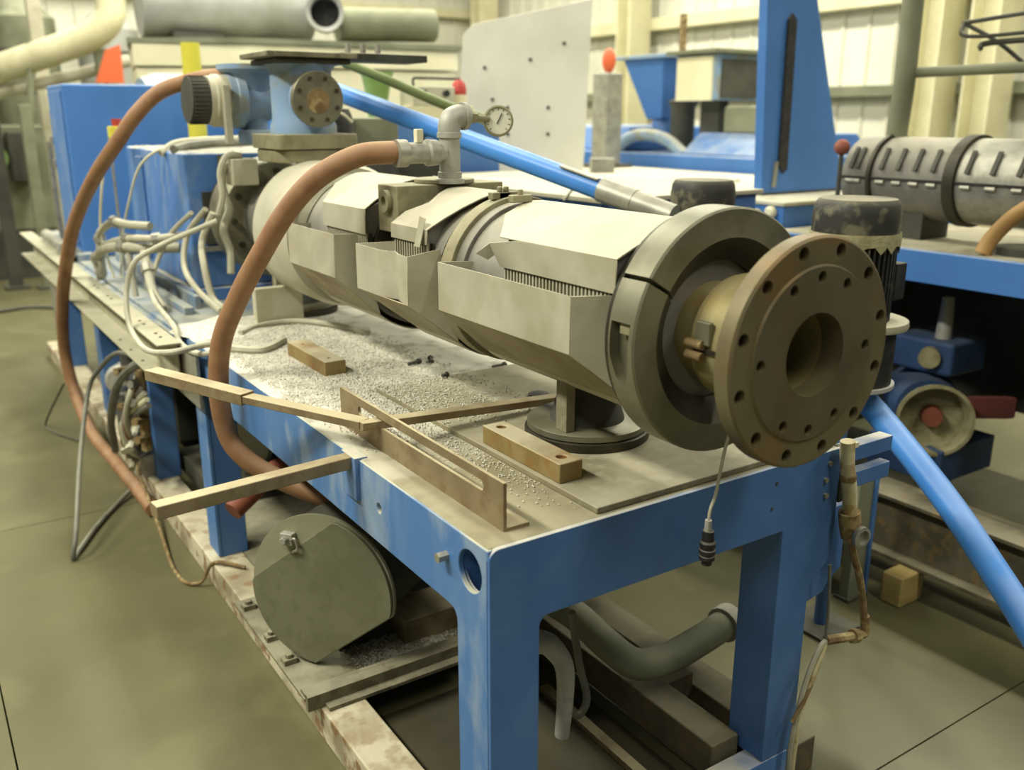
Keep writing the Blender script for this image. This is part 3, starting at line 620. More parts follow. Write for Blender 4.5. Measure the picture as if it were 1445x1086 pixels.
pellets('plastic_pellets', 'white plastic pellets and dust on top of the gearbox', 5000, lambda: (random.uniform(.25, .9), random.triangular(2.75, 3.85, 2.9), 1.502), pellet_m, .003, .006)
pellets('plastic_pellets', 'pale pellets scattered on the floor tray under the table', 2600, lambda: (random.triangular(.1, .5, .25), random.triangular(.87, 1.2, .92), .103), pellet_m, .0018, .0032)
pellets('plastic_pellets', 'few white pellets strewn beside the mounting plate near the angle iron', 420, lambda: (random.triangular(.14, .262, .25), random.triangular(.06, .75, .5), .902), pellet_m, .0018, .003)
def heap():
    a = random.random()*2*PI; q = random.random()**.7; return .15+.17*q*math.cos(a), 2.1+.2*q*math.sin(a), .9+.055*(1-q)
hp_ = MB(); 
hv = [(.15, 2.06, .957)]; 
for k in range(1, 5):
    for i in range(20):
        a = 2*PI*i/20; q = k/4; hv.append((.15+.18*q*math.cos(a)*(1+.1*math.sin(3*a)), 2.06+.18*q*math.sin(a), .9+.057*(1-q)**1.2))
hf = [(0, 1+i, 1+(i+1) % 20) for i in range(20)]+[(1+20*k+i, 1+20*(k+1)+i, 1+20*(k+1)+(i+1) % 20, 1+20*k+(i+1) % 20) for k in range(3) for i in range(20)]
single(MB().add(hv, hf), 'pellet_heap', pellet_m, 'white heap of plastic dust on the table below the cables', 'pellets', (.15, 2.06, .9), kind='stuff')

# ------------------------------------------------------------------ gearbox and cabinet
gb = thing('gearbox', 'blue gearbox housing with dusty top at the rear of the barrel', 'gearbox', (.6, 3.3, .9))
build(MB().box(.24, .95, 2.76, 3.86, .93, 1.5), 'housing', blue_dusty, gb, bevel=.012)
build(MB().box(.22, .97, 2.74, 3.9, .875, .93), 'foot_plate', blue_dusty, gb, bevel=.005)
build(ring(MB(), [(2.62, .06), (2.62, .2), (2.76, .2), (2.76, .06)]), 'bearing_cover', dkmach, gb)
build(MB().box(.30, .50, 2.745, 2.762, 1.12, 1.34), 'front_opening', dkmach, gb)
build(MB().box(.29, .52, 2.742, 2.765, 1.09, 1.11), 'label_strip', galv, gb)
build(MB().box(.38, .44, 2.75, 2.76, 1.34, 1.49), 'front_plate', clamp_m, gb)
build(MB().box(.228, .24, 3.5, 3.62, .98, 1.46), 'side_rib', blue, gb, bevel=.003)
build(MB().tube([(.24, 2.9, 1.51), (.35, 3.0, 1.525), (.5, 3.1, 1.53), (.7, 3.25, 1.53)], .02, 8), 'cable_bundle', cable_dk, gb)
build(MB().tube([(.22, 3.05, 1.49), (.3, 3.1, 1.53), (.5, 3.25, 1.54), (.75, 3.4, 1.54)], .016, 8), 'cable_bundle', cable_m, gb)
cb = thing('control_cabinet', 'tall plain blue control cabinet at the far end of the machine', 'cabinet', (.6, 4.6, .875))
build(MB().box(.06, 1.35, 4.4, 4.95, .878, 1.815), 'body', blue_bright, cb, bevel=.012)
build(MB().box(.052, .06, 4.46, 4.9, .95, 1.78), 'side_door', blue_dusty, cb, bevel=.003)
for z in (1.35, 1.48): build(MB().disc_cyl((.05, 4.92, z), (.05, 4.92, z+.05), .014, None, 8), 'hinge', galv, cb)
build(MB().box(.048, .053, 4.88, 4.9, 1.68, 1.79), 'edge_strip', cream, cb)
build(MB().tube([(.04, 4.98, 1.5), (.035, 4.98, 1.2), (.04, 4.98, .9)], .014, 6), 'conduit', galv, cb)
em = thing('emergency_button', 'small red and yellow emergency stop box beside the gearbox', 'stop button', (.15, 3.62, 1.5))
build(MB().box(.125, .185, 3.6, 3.66, 1.545, 1.6), 'yellow_box', yellow_m, em, bevel=.004)
build(MB().disc_cyl((.165, 3.63, 1.6), (.165, 3.63, 1.635), .02, .024, 14), 'red_button', red_m, em)
build(MB().box(.12, .13, 3.62, 3.64, .9, 1.55), 'stalk', galv, em)

# ------------------------------------------------------------------ cables and pipe fittings at the left side
def cable(name, label, pts, r, m, cat='cable', group='cables along the left side'):
    return single(MB().tube(pts, r, 8, 7), name, m, label, cat, tuple(pts[len(pts)//2]), group=group)
cable('grey_cable', 'large loose grey cable loop hanging over the channel beam', [(.24, 2.35, 1.26), (.10, 2.40, 1.20), (.0, 2.34, 1.174), (-.08, 2.34, 1.128), (-.12, 2.34, 1.025), (-.14, 2.25, .915), (-.14, 2.03, .87), (-.12, 1.76, .912), (-.03, 1.75, .922), (.08, 1.807, .912)], .010, cable_m)
cable('grey_cable', 'grey cable hanging in an inner loop in front of the gearbox', [(.2, 2.56, 1.275), (.15, 2.74, 1.17), (.08, 2.78, 1.02), (.03, 2.62, .94), (-.02, 2.1, .925), (-.03, 1.98, .885), (-.02, 1.75, .895), (.08, 1.72, .912)], .010, cable_m)
cable('grey_cable', 'short grey cable curving down from the rear flange into the pellet heap', [(.23, 2.46, 1.296), (.18, 2.57, 1.19), (.14, 2.51, 1.07), (.14, 2.34, 1.0), (.18, 2.2, .94)], .012, cable_m)
cable('grey_cable', 'straight pale cable dropping from rear flange, rightmost of the four', [(.24, 2.4, 1.286), (.2, 2.44, 1.175), (.17, 2.33, 1.09), (.18, 2.29, .974), (.2, 2.2, .94)], .014, cable_m)
cable('grey_cable', 'grey cable looping down to the floor left of the machine', [(-.06, 2.45, .73), (-.13, 2.62, .728), (-.155, 2.9, .61), (-.19, 3.05, .49), (-.26, 2.88, .36), (-.33, 2.64, .24), (-.40, 2.38, .10), (-.425, 2.35, .012), (-.39, 2.42, .012), (-.30, 2.6, .012), (-.18, 2.8, .012), (-.06, 2.95, .03)], .010, cable_dk)
cable('thin_black_wire', 'thin dark wire lying on the floor beside the brown hose', [(-.19, 3.9, .3), (-.256, 4.1, .1), (-.28, 4.16, .006), (-.25, 4.0, .006), (-.17, 3.8, .006)], .005, black_m)
cable('rusty_wire', 'thin rusty wire running down along the skid to the floor', [(-.05, 3.0, .14), (-.07, 2.75, .1), (-.09, 2.4, .03), (-.12, 2.1, .008), (-.115, 1.93, .008), (-.07, 1.87, .02), (-.03, 1.82, .108), (.05, 1.72, .11)], .007, rust_m)
cable('black_floor_cable', 'black cable lying on the far floor left of the frame', [(-.6, 7.6, .012), (-.1, 7.78, .012), (.12, 7.8, .012), (.5, 7.4, .012)], .018, black_m, group='cables on the floor')
cable('white_wire', 'thin white wire hanging straight down beside the cabinet front', [(.02, 3.25, 1.44), (.0, 3.3, 1.3), (.0, 3.42, 1.11), (.03, 3.4, .91)], .006, cream)
cable('white_wire', 'thin white wire bending from the gearbox top down its side', [(.3, 3.1, 1.52), (.2, 3.05, 1.50), (.14, 3.15, 1.42), (.11, 3.3, 1.25), (.10, 3.45, 1.1), (.06, 3.4, .91)], .006, cream)
cable('table_cable', 'dusty cable lying in an arc on the table under the barrel', [(.16, 1.91, .912), (.285, 2.0, .912), (.41, 1.98, .912), (.50, 1.82, .912), (.54, 1.66, .912)], .010, cable_m, group='cables on the table')
cable('table_cable', 'pair of dusty taped cables lying on the table by the steel block', [(.05, 1.72, .912), (.12, 1.63, .912), (.17, 1.64, .912), (.25, 1.72, .912)], .014, cable_m, group='cables on the table')
def fitting(label, pts, r, collars, m=cable_m, name='pipe_fitting'):
    t = thing(name, label, 'pipe fitting', tuple(pts[0]), 'oil pipe fittings')
    build(MB().tube(pts, r, 10, 5), 'pipe', m, t)
    for k in collars:
        p = Vector(pts[k]); q = Vector(pts[k+1]); dd = (q-p).normalized()
        build(MB().disc_cyl(p-dd*r*.9, p+dd*r*1.3, r*1.5, None, 8), 'collar', galv, t)
    return t
fitting('dusty pipe elbow standing highest among the fittings beside the gearbox', [(.0, 3.5, .905), (.0, 3.48, 1.09), (.0, 3.3, 1.16), (.01, 3.12, 1.2), (.03, 2.98, 1.2), (.10, 2.85, 1.2)], .018, (1, 3))
fitting('dusty lower pipe elbow curving down to the frame beside the gearbox', [(.0, 3.56, .88), (-.01, 3.54, .99), (-.01, 3.3, 1.06), (.02, 3.03, 1.10), (.07, 2.87, 1.108), (.2, 2.8, 1.108)], .022, (1, 3))
fitting('straight dusty pipe between the two elbows beside the gearbox', [(.0, 3.38, 1.07), (.03, 3.0, 1.137), (.09, 2.74, 1.16), (.22, 2.72, 1.17)], .016, (1, 2))
fitting('short vertical dusty pipe hanging from the fittings to the frame', [(.03, 3.0, 1.13), (.03, 2.98, 1.02), (.03, 2.95, .89)], .013, (1,))
fitting('dusty pipe loop drooping beside the cable loop', [(.07, 2.87, 1.1), (.06, 2.8, 1.03), (.05, 2.7, .95), (.06, 2.6, .89)], .02, (1,))
fitting('horizontal silver pipe lying on the frame edge behind the channel', [(-.02, 4.4, .93), (-.02, 5.2, .93)], .035, (0,), galv)
# water manifold under the channel
wm = thing('water_manifold', 'rusty water manifold with many small hoses below the channel beam', 'manifold', (-.02, 2.9, .1))
build(MB().disc_cyl((-.02, 3.02, .1), (-.02, 3.02, .66), .035, None, 14), 'post', dkmach, wm)
build(MB().box(-.06, .02, 2.92, 2.99, .34, .58), 'valve_bank', galv, wm, bevel=.005)
for k in range(5):
    z = .25+.08*k
    build(MB().disc_cyl((-.02, 2.96, z), (-.1, 2.9, z+.01), .017, None, 8), 'nipple', castgrey if k % 2 else rust_m, wm)
for k in range(6):
    q = .028*k; build(MB().tube([(-.06, 2.62-q, .63-.02*k), (-.11, 2.56+q*.5, .57-.025*k), (-.13, 2.60+q, .47-.02*k), (-.11, 2.70+q*.6, .35-.02*k), (-.07, 2.82, .25-.012*k)], .012, 8), 'small_hose', (cable_m, redbrown, castgrey, cable_m, cream, cable_dk)[k], wm)
for k in range(4):
    build(MB().disc_cyl((-.12, 2.66+.05*k, .30-.02*k), (-.05, 2.80+.04*k, .36-.02*k), .016, None, 8), 'brass_tail', cover_m, wm)
build(MB().disc_cyl((-.06, 2.58, .66), (-.06, 2.62, .30), .022, None, 10), 'header_pipe', rust_m, wm)
for z in (.6, .52, .44, .36): build(MB().disc_cyl((-.06, 2.59, z), (-.11, 2.55, z+.01), .018, None, 6), 'hex_nut', galv if z > .5 else rust_m, wm)
for k in range(3):
    build(MB().disc_cyl((-.10, 2.8+.03*k, .16+.05*k), (-.04, 2.95+.02*k, .21+.05*k), .014, None, 8), 'copper_tail', brass, wm)
build(MB().box(-.05, .03, 2.82, 2.92, .1, .2), 'foot_block', galv, wm, bevel=.004)
build(MB().tube([(-.06, 2.42, .73), (-.105, 2.5, .69), (-.13, 2.73, .56), (-.13, 2.98, .34), (-.10, 3.15, .14)], .018, 8), 'dark_hose', cable_dk, wm)
fm = thing('fan_motor', 'grey round motor lying on the skid between the frame legs', 'motor', (.02, 3.35, .1))
build(MB().lathe((.05, 3.42, .42), (-.55, -.8, 0), [(.0001, -.12), (.08, -.12), (.08, .1), (.06, .12), (.0001, .12)], 20), 'body', castgrey, fm)
build(MB().box(-.02, .12, 3.3, 3.5, .1, .36), 'stand', dkmach, fm, bevel=.004)
dm = thing('dark_filler_box', 'dark filler box with round grey end added under the rear frame', 'tank', (.5, 3.6, .1))
build(MB().box(.2, .85, 3.2, 4.9, .1, .66), 'body', dkmach, dm, bevel=.01)  # dark box added so the space under the frame reads as shade
build(MB().lathe((.28, 2.45, .30), (-.35, -.93, .0), [(.0001, -.3), (.14, -.3), (.14, 0), (.12, .02), (.0001, .02)], 28), 'round_end', lid_light, dm)
build(MB().box(.12, .5, 2.3, 2.9, .1, .18), 'base_block', dkmach, dm)

# ------------------------------------------------------------------ blower drum below the table
n_ = Vector((-.80, -.60, .06)).normalized(); dc = Vector((.055, 1.0, .342))
bd = thing('blower_drum', 'round olive-grey blower drum lying on the skid under the table', 'blower', (.15, 1.1, .1))
e1 = -n_.cross(Vector((0, 0, 1))).normalized(); e2 = n_.cross(e1).normalized()   # e1: image right, e2: up
R = .23
build(MB().lathe(dc+Vector((0, 0, .03)), -n_, [(.0001, .02), (.17, .02), (.19, .1), (.19, .5), (.0001, .5)], 48), 'drum_body', dkmach, bd)
ca = math.radians(38)  # direction of the parallel chord cuts
cd = Vector((math.cos(ca), math.sin(ca))); cn = Vector((-math.sin(ca), math.cos(ca)))
pp = []
for i in range(72):
    a = 2*PI*i/72; v = Vector((math.cos(a), math.sin(a)))*(R-.004); h = v.dot(cn); h = max(-.165, min(.145, h))
    w = math.sqrt(max((R-.004)**2-h*h, 0)); s_ = v.dot(cd); s_ = max(-w, min(w, s_)) if abs(v.dot(cn)) <= .165 else math.copysign(min(abs(s_), w), s_)
    pp.append(cd*s_+cn*h)
bp_ = []
for i in range(72):
    a = 2*PI*i/72; v = Vector((math.cos(a), math.sin(a)))*R; h = max(-.168, v.dot(cn)); w = math.sqrt(max(R*R-h*h, 0)); bp_.append(cd*max(-w, min(w, v.dot(cd)))+cn*h)
build(MB().prism([(p.x, p.y) for p in bp_], lambda a, b, t: tuple(dc+e1*a+e2*b+n_*t), -.02, -.008), 'base_disc', lid_light, bd)
build(MB().prism([(p.x, p.y) for p in pp], lambda a, b, t: tuple(dc+e1*a+e2*b+n_*t), -.008, .006), 'lid', lid_m, bd, bevel=.002)
lc = dc+e1*(-.10)+e2*.15+n_*.004
mb = MB().obox(lc, e1*.02, e2*.018, n_*.012); bolt(mb, lc+n_*.01, n_, .012, .02); build(mb, 'latch', castgrey, bd, bevel=.003)
build(MB().tube([lc+e1*.015+n_*.01, lc+e1*.035+e2*.01+n_*.02, lc+e1*.04-e2*.02+n_*.015, lc+e1*.02-e2*.035+n_*.01], .004, 6), 'latch_clip', galv, bd)
build(MB().box(.12, .4, 1.05, 1.35, .1, .14), 'cradle', dkmach, bd)
single(MB().box(.30, .5, .97, 1.12, .1, .18), 'timber_packer', bar_m, 'brown steel packer lying on the tray behind the front leg', 'packer', (.4, 1.0, .1), bevel=.004)

# below the table, seen through the front opening
up_ = thing('grey_drain_pipe', 'thick grey bent pipe lying below the table behind the front legs', 'pipe', (.7, .4, .15))
build(MB().tube([(.60, .66, .32), (.629, .544, .30), (.642, .43, .27), (.675, .35, .24), (.76, .325, .235), (.9, .335, .24), (1.03, .35, .25)], .042, 16), 'bent_pipe', darkgreen, up_)
build(MB().disc_cyl((1.0, .345, .25), (1.04, .352, .252), .052, None, 16), 'end_collar', galv, up_)
single(MB().tube([(.2, .26, .50), (.292, .25, .489), (.339, .25, .445), (.365, .25, .388), (.367, .25, .30), (.367, .26, .2)], lambda u: .03-.012*u, 12), 'white_elbow_pipe', castgrey, 'pale elbow pipe beside the front left leg under the table', 'pipe', (.35, .25, .2))
cable('wire_loop', 'thin grey wire loop hanging beside the pale elbow pipe', [(.42, .3, .5), (.429, .3, .446), (.449, .3, .34), (.474, .3, .238), (.446, .3, .2), (.407, .3, .244)], .010, cable_dk, group='wires under the table')
single(MB().bar((.60, .66, .015), (.59, .10, .015), .03, .02), 'floor_stick', bar_m, 'thin brown strip lying on the floor between the skid rails', 'strip', (.6, .4, 0))
single(MB().box(.45, .95, 1.25, 1.32, .1, .6), 'shade_panel', dkmach, 'dark panel added under the table as shade', 'panel', (.7, 1.28, .1))  # added dark panel stands in for the shade behind the front opening

# ------------------------------------------------------------------ stained pipe and wires at the right front corner
sp = thing('stained_pipe', 'stained white pipe with rusty elbow hanging at the right front corner', 'pipe', (1.0, -.03, .4))
build(MB().tube([(.957, -.03, .93), (.965, -.03, .87), (.985, -.03, .80), (.995, -.03, .735)], .017, 14), 'pipe', pvc, sp)
build(MB().lathe((.972, -.03, .845), (.1, 0, -1), [(.0175, 0), (.0195, .002), (.0195, .014), (.0175, .016)], 14), 'band', rust_m, sp)
build(MB().obox((.985, -.02, .91), (.022, 0, 0), (0, .006, 0), (0, 0, .006)), 'tab', cream, sp)
build(MB().tube([(.993, -.03, .745), (1.0, -.03, .71), (1.006, -.034, .68)], .026, 12), 'elbow', rust_m, sp)
build(MB().lathe((1.002, -.055, .69), (-.1, -1, 0), [(.0001, 0), (.023, 0), (.026, .004), (.026, .014), (.018, .016), (.018, .006), (.0001, .006)], 18), 'ring_nut', galv, sp)
build(MB().tube([(1.006, -.03, .68), (1.03, -.03, .62), (1.064, -.03, .55), (1.09, -.03, .47), (1.105, -.03, .41)], .009, 8), 'thin_rod', rust_m, sp)
build(MB().tube([(1.105, -.03, .43), (1.112, -.03, .385), (1.09, -.03, .38), (.955, -.03, .41)], .012, 8), 'rusty_elbow', rust_m, sp)
build(MB().disc_cyl((1.06, -.03, .386), (1.08, -.03, .382), .019, None, 8), 'elbow_nut', rust_m, sp)
build(MB().bar((.93, -.02, .73), (.93, -.02, .66), .03, .02), 'hook', dkmach, sp)
for k, (r, pts) in enumerate(((.007, [(.955, -.03, .41), (.93, -.03, .39), (.90, -.03, .33), (.875, -.03, .24), (.862, -.03, .15), (.862, -.03, .08), (.864, -.03, .01)]), (.006, [(.958, -.03, .41), (.94, -.035, .38), (.91, -.035, .32), (.88, -.035, .22), (.87, -.035, .1), (.874, -.035, .01)]), (.005, [(.955, -.03, .41), (.925, -.035, .34), (.89, -.038, .28), (.845, -.038, .225)]))):
    cable('frayed_wire', ['thicker frayed wire strand hanging down the right front leg', 'thin frayed wire strand running beside the thicker one on the right front leg', 'short wire end sticking out left across the right front leg'][k], pts, r, (cable_m, pvc, rust_m)[k], 'wire', 'frayed wires at the right front leg')
cable('thin_chain_wire', 'thin wire hanging straight from table to the frayed wires', [(.94, -.03, .62), (.95, -.03, .52), (.955, -.03, .41)], .004, cable_dk, 'wire', 'frayed wires at the right front leg')

# ------------------------------------------------------------------ cooling blowers behind the barrel
def blower(label, cx, cy, ztop, r, full, sack):
    t = thing('cooling_blower', label, 'blower', (cx, cy, 0), 'upright cooling blowers behind the barrel')
    build(MB().lathe((cx, cy, ztop-.13), (0, 0, 1), [(r, 0), (r, .085), (r*.96, .115), (r*.88, .13), (.0001, .132)], 36), 'fan_cover', blackmotor, t)
    mb = MB().disc_cyl((cx, cy, ztop-.36), (cx, cy, ztop-.13), r*.84, None, 32)
    for k in range(44):
        a = 2*PI*k/44; d = Vector((math.cos(a), math.sin(a), 0)); s_ = Vector((-d.y, d.x, 0))
        mb.obox(Vector((cx, cy, ztop-.245))+d*r*.9, d*r*.08, s_*.0028, (0, 0, .112))
    build(mb, 'finned_body', blackmotor, t)
    build(MB().box(cx+r*.75, cx+r*1.15, cy-.09, cy+.05, ztop-.30, ztop-.19), 'terminal_box', black_m, t, bevel=.004)
    if sack:
        vs = []; n = 40
        for i in range(n):
            a = 2*PI*i/n; h = .004+.03*(abs(math.sin(i*1.3))**10); d = Vector((math.cos(a), math.sin(a), 0))
            vs += [Vector((cx, cy, ztop-.095))+d*(r+.002), Vector((cx, cy, ztop-.11))+d*(r+.005), Vector((cx, cy, ztop-.125-h))+d*(r+.003)]
        build(MB().add(vs, [(3*i+j, 3*((i+1) % n)+j, 3*((i+1) % n)+j+1, 3*i+j+1) for i in range(n) for j in (0, 1)]), 'dust_sacking', tape_m, t, solid=.003)
    build(MB().lathe((cx+.05, cy, ztop-.385), (0, 0, 1), [(.0001, 0), (r*1.2, 0), (r*1.22, .006), (r*1.2, .022), (r*.9, .03), (.0001, .03)], 32), 'flange_plate', cover_m, t)
    build(MB().lathe((cx+.035, cy, ztop-.555), (0, 0, 1), [(.0001, 0), (r*1.02, 0), (r*1.02, .17), (.0001, .17)], 32), 'volute', black_m, t)
    build(MB().lathe((cx+.035, cy, ztop-.567), (0, 0, 1), [(.0001, 0), (r*1.1, 0), (r*1.1, .012), (.0001, .012)], 32), 'lower_plate', castgrey, t)
    build(MB().disc_cyl((cx+.03, cy, .0), (cx+.03, cy, ztop-.567), .022, None, 12), 'stand_post', blue, t)
    build(MB().box(cx-.06, cx+.12, cy-.09, cy+.09, 0, .012), 'floor_plate', dkmach, t)
    return t
blower('black finned blower motor with sacking behind the bolted flange', 1.567, .455, 1.418, .125, True, True)
blower('black blower motor cap behind the top of the clamp ring', 1.64, 1.16, 1.43, .115, True, False)
single(MB().lathe((1.46, 1.2, .0), (0, 0, 1), [(.0001, 0), (.03, 0), (.03, 1.3), (.036, 1.31), (.036, 1.345), (.0001, 1.35)], 16), 'capped_pipe', tape_m, 'short capped dusty pipe left of the rear blower motor', 'pipe', (1.46, 1.2, 0))
nst = thing('grey_stand', 'grey stand post with blue edge right of the table corner', 'stand', (1.88, .5, 0))
build(MB().box(1.80, 1.88, .50, .54, .01, .46), 'post', darkgreen, nst, bevel=.004)
build(MB().box(1.88, 1.892, .49, .51, .01, .47), 'edge_strip', blue, nst)
build(MB().box(1.79, 1.90, .49, .55, 0, .012), 'foot', dkmach, nst)
tg = thing('orange_tag', 'small orange tag behind the right edge of the flange', 'tag', (1.62, .55, .8))
build(MB().box(1.60, 1.66, .60, .615, .80, .88), 'tag_plate', orange_m, tg, bevel=.002)

# ------------------------------------------------------------------ neighbouring machine on the right
nb_ = thing('neighbour_table', 'long blue table of the neighbouring machine along the right edge', 'machine table', (2.9, .2, 0))
build(MB().box(2.62, 3.6, -2.2, 1.72, 1.10, 1.13), 'table_top', plate_m, nb_, bevel=.004)
build(MB().box(2.60, 2.64, -2.2, 1.72, 1.005, 1.132), 'side_beam', blue_bright, nb_, bevel=.004)
build(MB().box(2.64, 3.6, 1.68, 1.72, 1.005, 1.10), 'end_beam', blue_bright, nb_, bevel=.004)
for x, y in ((2.75, 1.5), (3.45, 1.5), (3.45, -.2), (2.75, -1.9)): build(MB().box(x, x+.1, y, y+.1, .34, 1.01), 'leg', dkmach, nb_, bevel=.004)
build(MB().box(3.5, 3.56, -2.2, 1.7, .3, 1.0), 'back_panel', dkmach, nb_)
nbr = thing('neighbour_barrel', 'grey banded extruder barrel on the neighbouring blue table', 'extruder barrel', (3.0, .4, 1.13))
NX, NZ = 3.0, 1.385
def nring(y0, y1, r0, r, m, name, n=40): return build(MB().lathe((NX, 0, NZ), (0, 1, 0), [(r0, y0), (r, y0), (r, y1), (r0, y1)], n), name, m, nbr, bevel=.003)
nring(-2.2, 1.5, .01, .15, dkmach, 'core_tube')
for y0, y1, m in ((1.345, 1.48, cover_in), (.98, 1.325, cover_in), (.30, .93, galv), (-.85, .23, galv)):
    nring(y0, y1, .14, .175, m, 'heater_band')
    k = int((y1-y0)/.11)
    for i in range(k+1):
        y = y0+.05+i*(y1-y0-.1)/max(k, 1)
        a = math.radians(152); c = Vector((NX+.18*math.cos(a), y, NZ+.18*math.sin(a)))
        build(MB().obox(c, (.004, 0, -.002), (0, .009, 0), (.024, 0, .044)), 'band_clip', dkmach, nbr)
        c = Vector((NX-.178, y, NZ-.015)); build(MB().disc_cyl(c+Vector((0, -.02, 0)), c+Vector((0, .02, 0)), .010, None, 8), 'clip_screw', galv, nbr)
    build(MB().box(NX-.182, NX-.172, y0, y1, NZ-.004, NZ+.006), 'band_seam', black_m, nbr)
for y0, y1 in ((1.325, 1.345), (.93, .98), (.23, .30)): nring(y0, y1, .14, .19, clamp_dark, 'joint_ring')
for y in (1.1, -.3): build(MB().box(2.9, 3.1, y, y+.1, 1.13, 1.26), 'cradle', dkmach, nbr)
single(MB().tube([(3.0, 1.34, 1.56), (3.0, 1.33, 1.8), (2.995, 1.33, 2.2), (2.99, 1.33, 2.9)], .045, 12), 'grey_pipe', darkgreen, 'upright grey pipe rising from the neighbouring barrel', 'pipe', (3.0, 1.34, 1.56))
kn = thing('ball_lever', 'lever with round red-brown ball between the blue tower and neighbouring barrel', 'lever', (2.76, 1.44, 1.13))
build(MB().ball((2.76, 1.44, 1.515), .035, 14, 8), 'ball', redbrown, kn)
build(MB().disc_cyl((2.76, 1.44, 1.13), (2.76, 1.44, 1.49), .010, None, 8), 'rod', dkmach, kn)
single(MB().tube([(2.70, .70, 1.135), (2.72, .68, 1.2), (2.74, .60, 1.30), (2.80, .45, 1.40), (2.9, .3, 1.45)], .03, 12), 'tan_hose', tan_hose_m, 'tan hose rising from the neighbouring table in front of its barrel', 'hose', (2.7, .68, 1.13))
single(MB().lathe((2.85, .62, 1.13), (0, 0, 1), [(.0001, 0), (.11, 0), (.11, .03), (.0001, .04)], 24), 'dark_disc_foot', dkmach, 'dark flat disc lying on the neighbouring table under its barrel', 'disc', (2.85, .62, 1.13))
# frame of thin rods above the neighbouring barrel
fr = thing('rod_frame', 'frame of thin dark rods and tubes above the neighbouring barrel', 'frame', (3.2, .8, 1.8))
build(MB().disc_cyl((3.02, 1.3, 1.83), (3.3, .2, 1.85), .022, None, 10), 'cross_tube', darkgreen, fr)
build(MB().tube([(3.15, 1.18, 2.03), (3.2, .8, 2.06), (3.3, .2, 2.08)], .009, 6), 'rod', dkmach, fr)
build(MB().tube([(3.15, 1.18, 2.03), (3.1, 1.12, 1.97), (3.2, .8, 1.98), (3.3, .2, 1.99)], .009, 6), 'rod', dkmach, fr)
build(MB().tube([(3.15, 1.18, 2.03), (3.2, 1.05, 1.95), (3.25, .95, 1.86)], .009, 6), 'rod', dkmach, fr)
build(MB().tube([(3.12, 1.08, 1.92), (3.16, 1.0, 1.945), (3.3, .3, 1.95)], .013, 6), 'rod', dkmach, fr)
build(MB().tube([(3.3, .95, 2.3), (3.28, .78, 2.05), (3.25, .72, 1.85)], .016, 6), 'diagonal_strut', darkgreen, fr)
build(MB().tube([(3.1, .85, 1.92), (3.15, .70, 1.88), (3.2, .6, 1.84)], .013, 6), 'handle', green_m, fr)
build(MB().disc_cyl((3.28, .30, 2.02), (3.28, .20, 2.02), .06, None, 16).box(3.2, 3.35, .15, .33, 1.83, 1.97), 'valve_head', dkmach, fr)
build(MB().box(3.24, 3.30, .24, .30, 1.13, 1.85), 'stand', dkmach, fr)
# blue table 2 and tower
n2 = thing('neighbour_bench', 'blue bench with cream dusty top carrying the blue tower', 'bench', (3.4, 3, 0))
build(MB().box(2.76, 4.3, 1.74, 5.2, .2, 1.232), 'body', blue_bright, n2, bevel=.006)
build(MB().box(2.75, 4.3, 1.73, 5.2, 1.232, 1.25), 'dusty_top', cover_m, n2, bevel=.003)
for i in range(4): build(MB().lathe((2.75-.001*i, 1.80+.09*i, 1.20-.02*i), (-1, 0, 0), [(.0001, 0), (.03, 0), (.03, .02), (.02, .03), (.0001, .03)], 12), 'side_button', cream, n2)
build(MB().prism([(2.82, 2.6), (3.7, 2.9), (3.7, 3.9), (2.8, 4.2)], XY, 1.25, 1.262), 'cream_sheet', cover_m, n2)
tw = thing('blue_tower', 'tall tapering blue tower plate with a dark vertical slot', 'tower', (3.3, 2.1, 1.25))
to = build(MB().prism([(2.985, 1.25), (3.645, 1.25), (3.285, 2.24), (3.1, 2.7), (2.92, 2.7), (2.925, 2.2)], XZ, 2.08, 2.14), 'tower_body', blue_bright, tw, bevel=.006)
build(MB().prism([(3.085, 1.40), (3.125, 1.36), (3.15, 1.38), (3.135, 2.11), (3.10, 2.14), (3.075, 2.11)], XZ, 2.066, 2.082), 'dark_slot', black_m, tw)
build(MB().prism([(3.05, 1.29), (3.075, 1.29), (3.085, 1.42), (3.06, 1.42)], XZ, 2.07, 2.081), 'slot_latch', galv, tw)
build(MB().box(2.98, 3.65, 2.07, 2.2, 1.25, 1.262), 'tower_foot', dkmach, tw)
single(MB().prism([(3.35, 3.96), (3.5, 3.9), (3.54, 4.0), (3.4, 4.06)], XY, 1.25, 1.36), 'metal_bracket', galv, 'small grey bracket with a rod on the cream bench top', 'bracket', (3.45, 4.0, 1.25), bevel=.004)
# skid of the neighbour and pump
ns = thing('neighbour_skid', 'dark grimy steel skid rail resting on timber at the right', 'skid', (2.05, 0, .14))
build(MB().box(2.0, 2.12, -2.2, 1.6, .335, .35), 'top_flange', darkrail, ns, bevel=.003)
build(MB().box(2.05, 2.07, -2.2, 1.6, .13, .335), 'web', darkrail, ns)
build(MB().box(2.0, 2.12, -2.2, 1.6, .115, .13), 'bottom_flange', darkrail, ns, bevel=.003)
build(MB().box(2.4, 2.5, -2.2, 1.6, .14, .2), 'inner_rail', darkrail, ns, bevel=.003)
for y in (-1.9, 1.4): build(MB().box(2.07, 3.5, y, y+.1, .2, .335), 'cross_rail', darkrail, ns, bevel=.003)
def timber(label, x, y, w, h, dp):
    t = thing('timber_block', label, 'timber block', (x, y, 0), 'timber blocks under the neighbouring skid')
    build(MB().box(x-.02, x+w, y, y+dp, 0, h), 'block', wood_m, t, bevel=.008)
timber('pale timber block under the near end of the dark skid rail', 1.93, .37, .11, .115, .08)
timber('pale timber block under the skid rail farther right', 1.97, -1.4, .12, .115, .12)
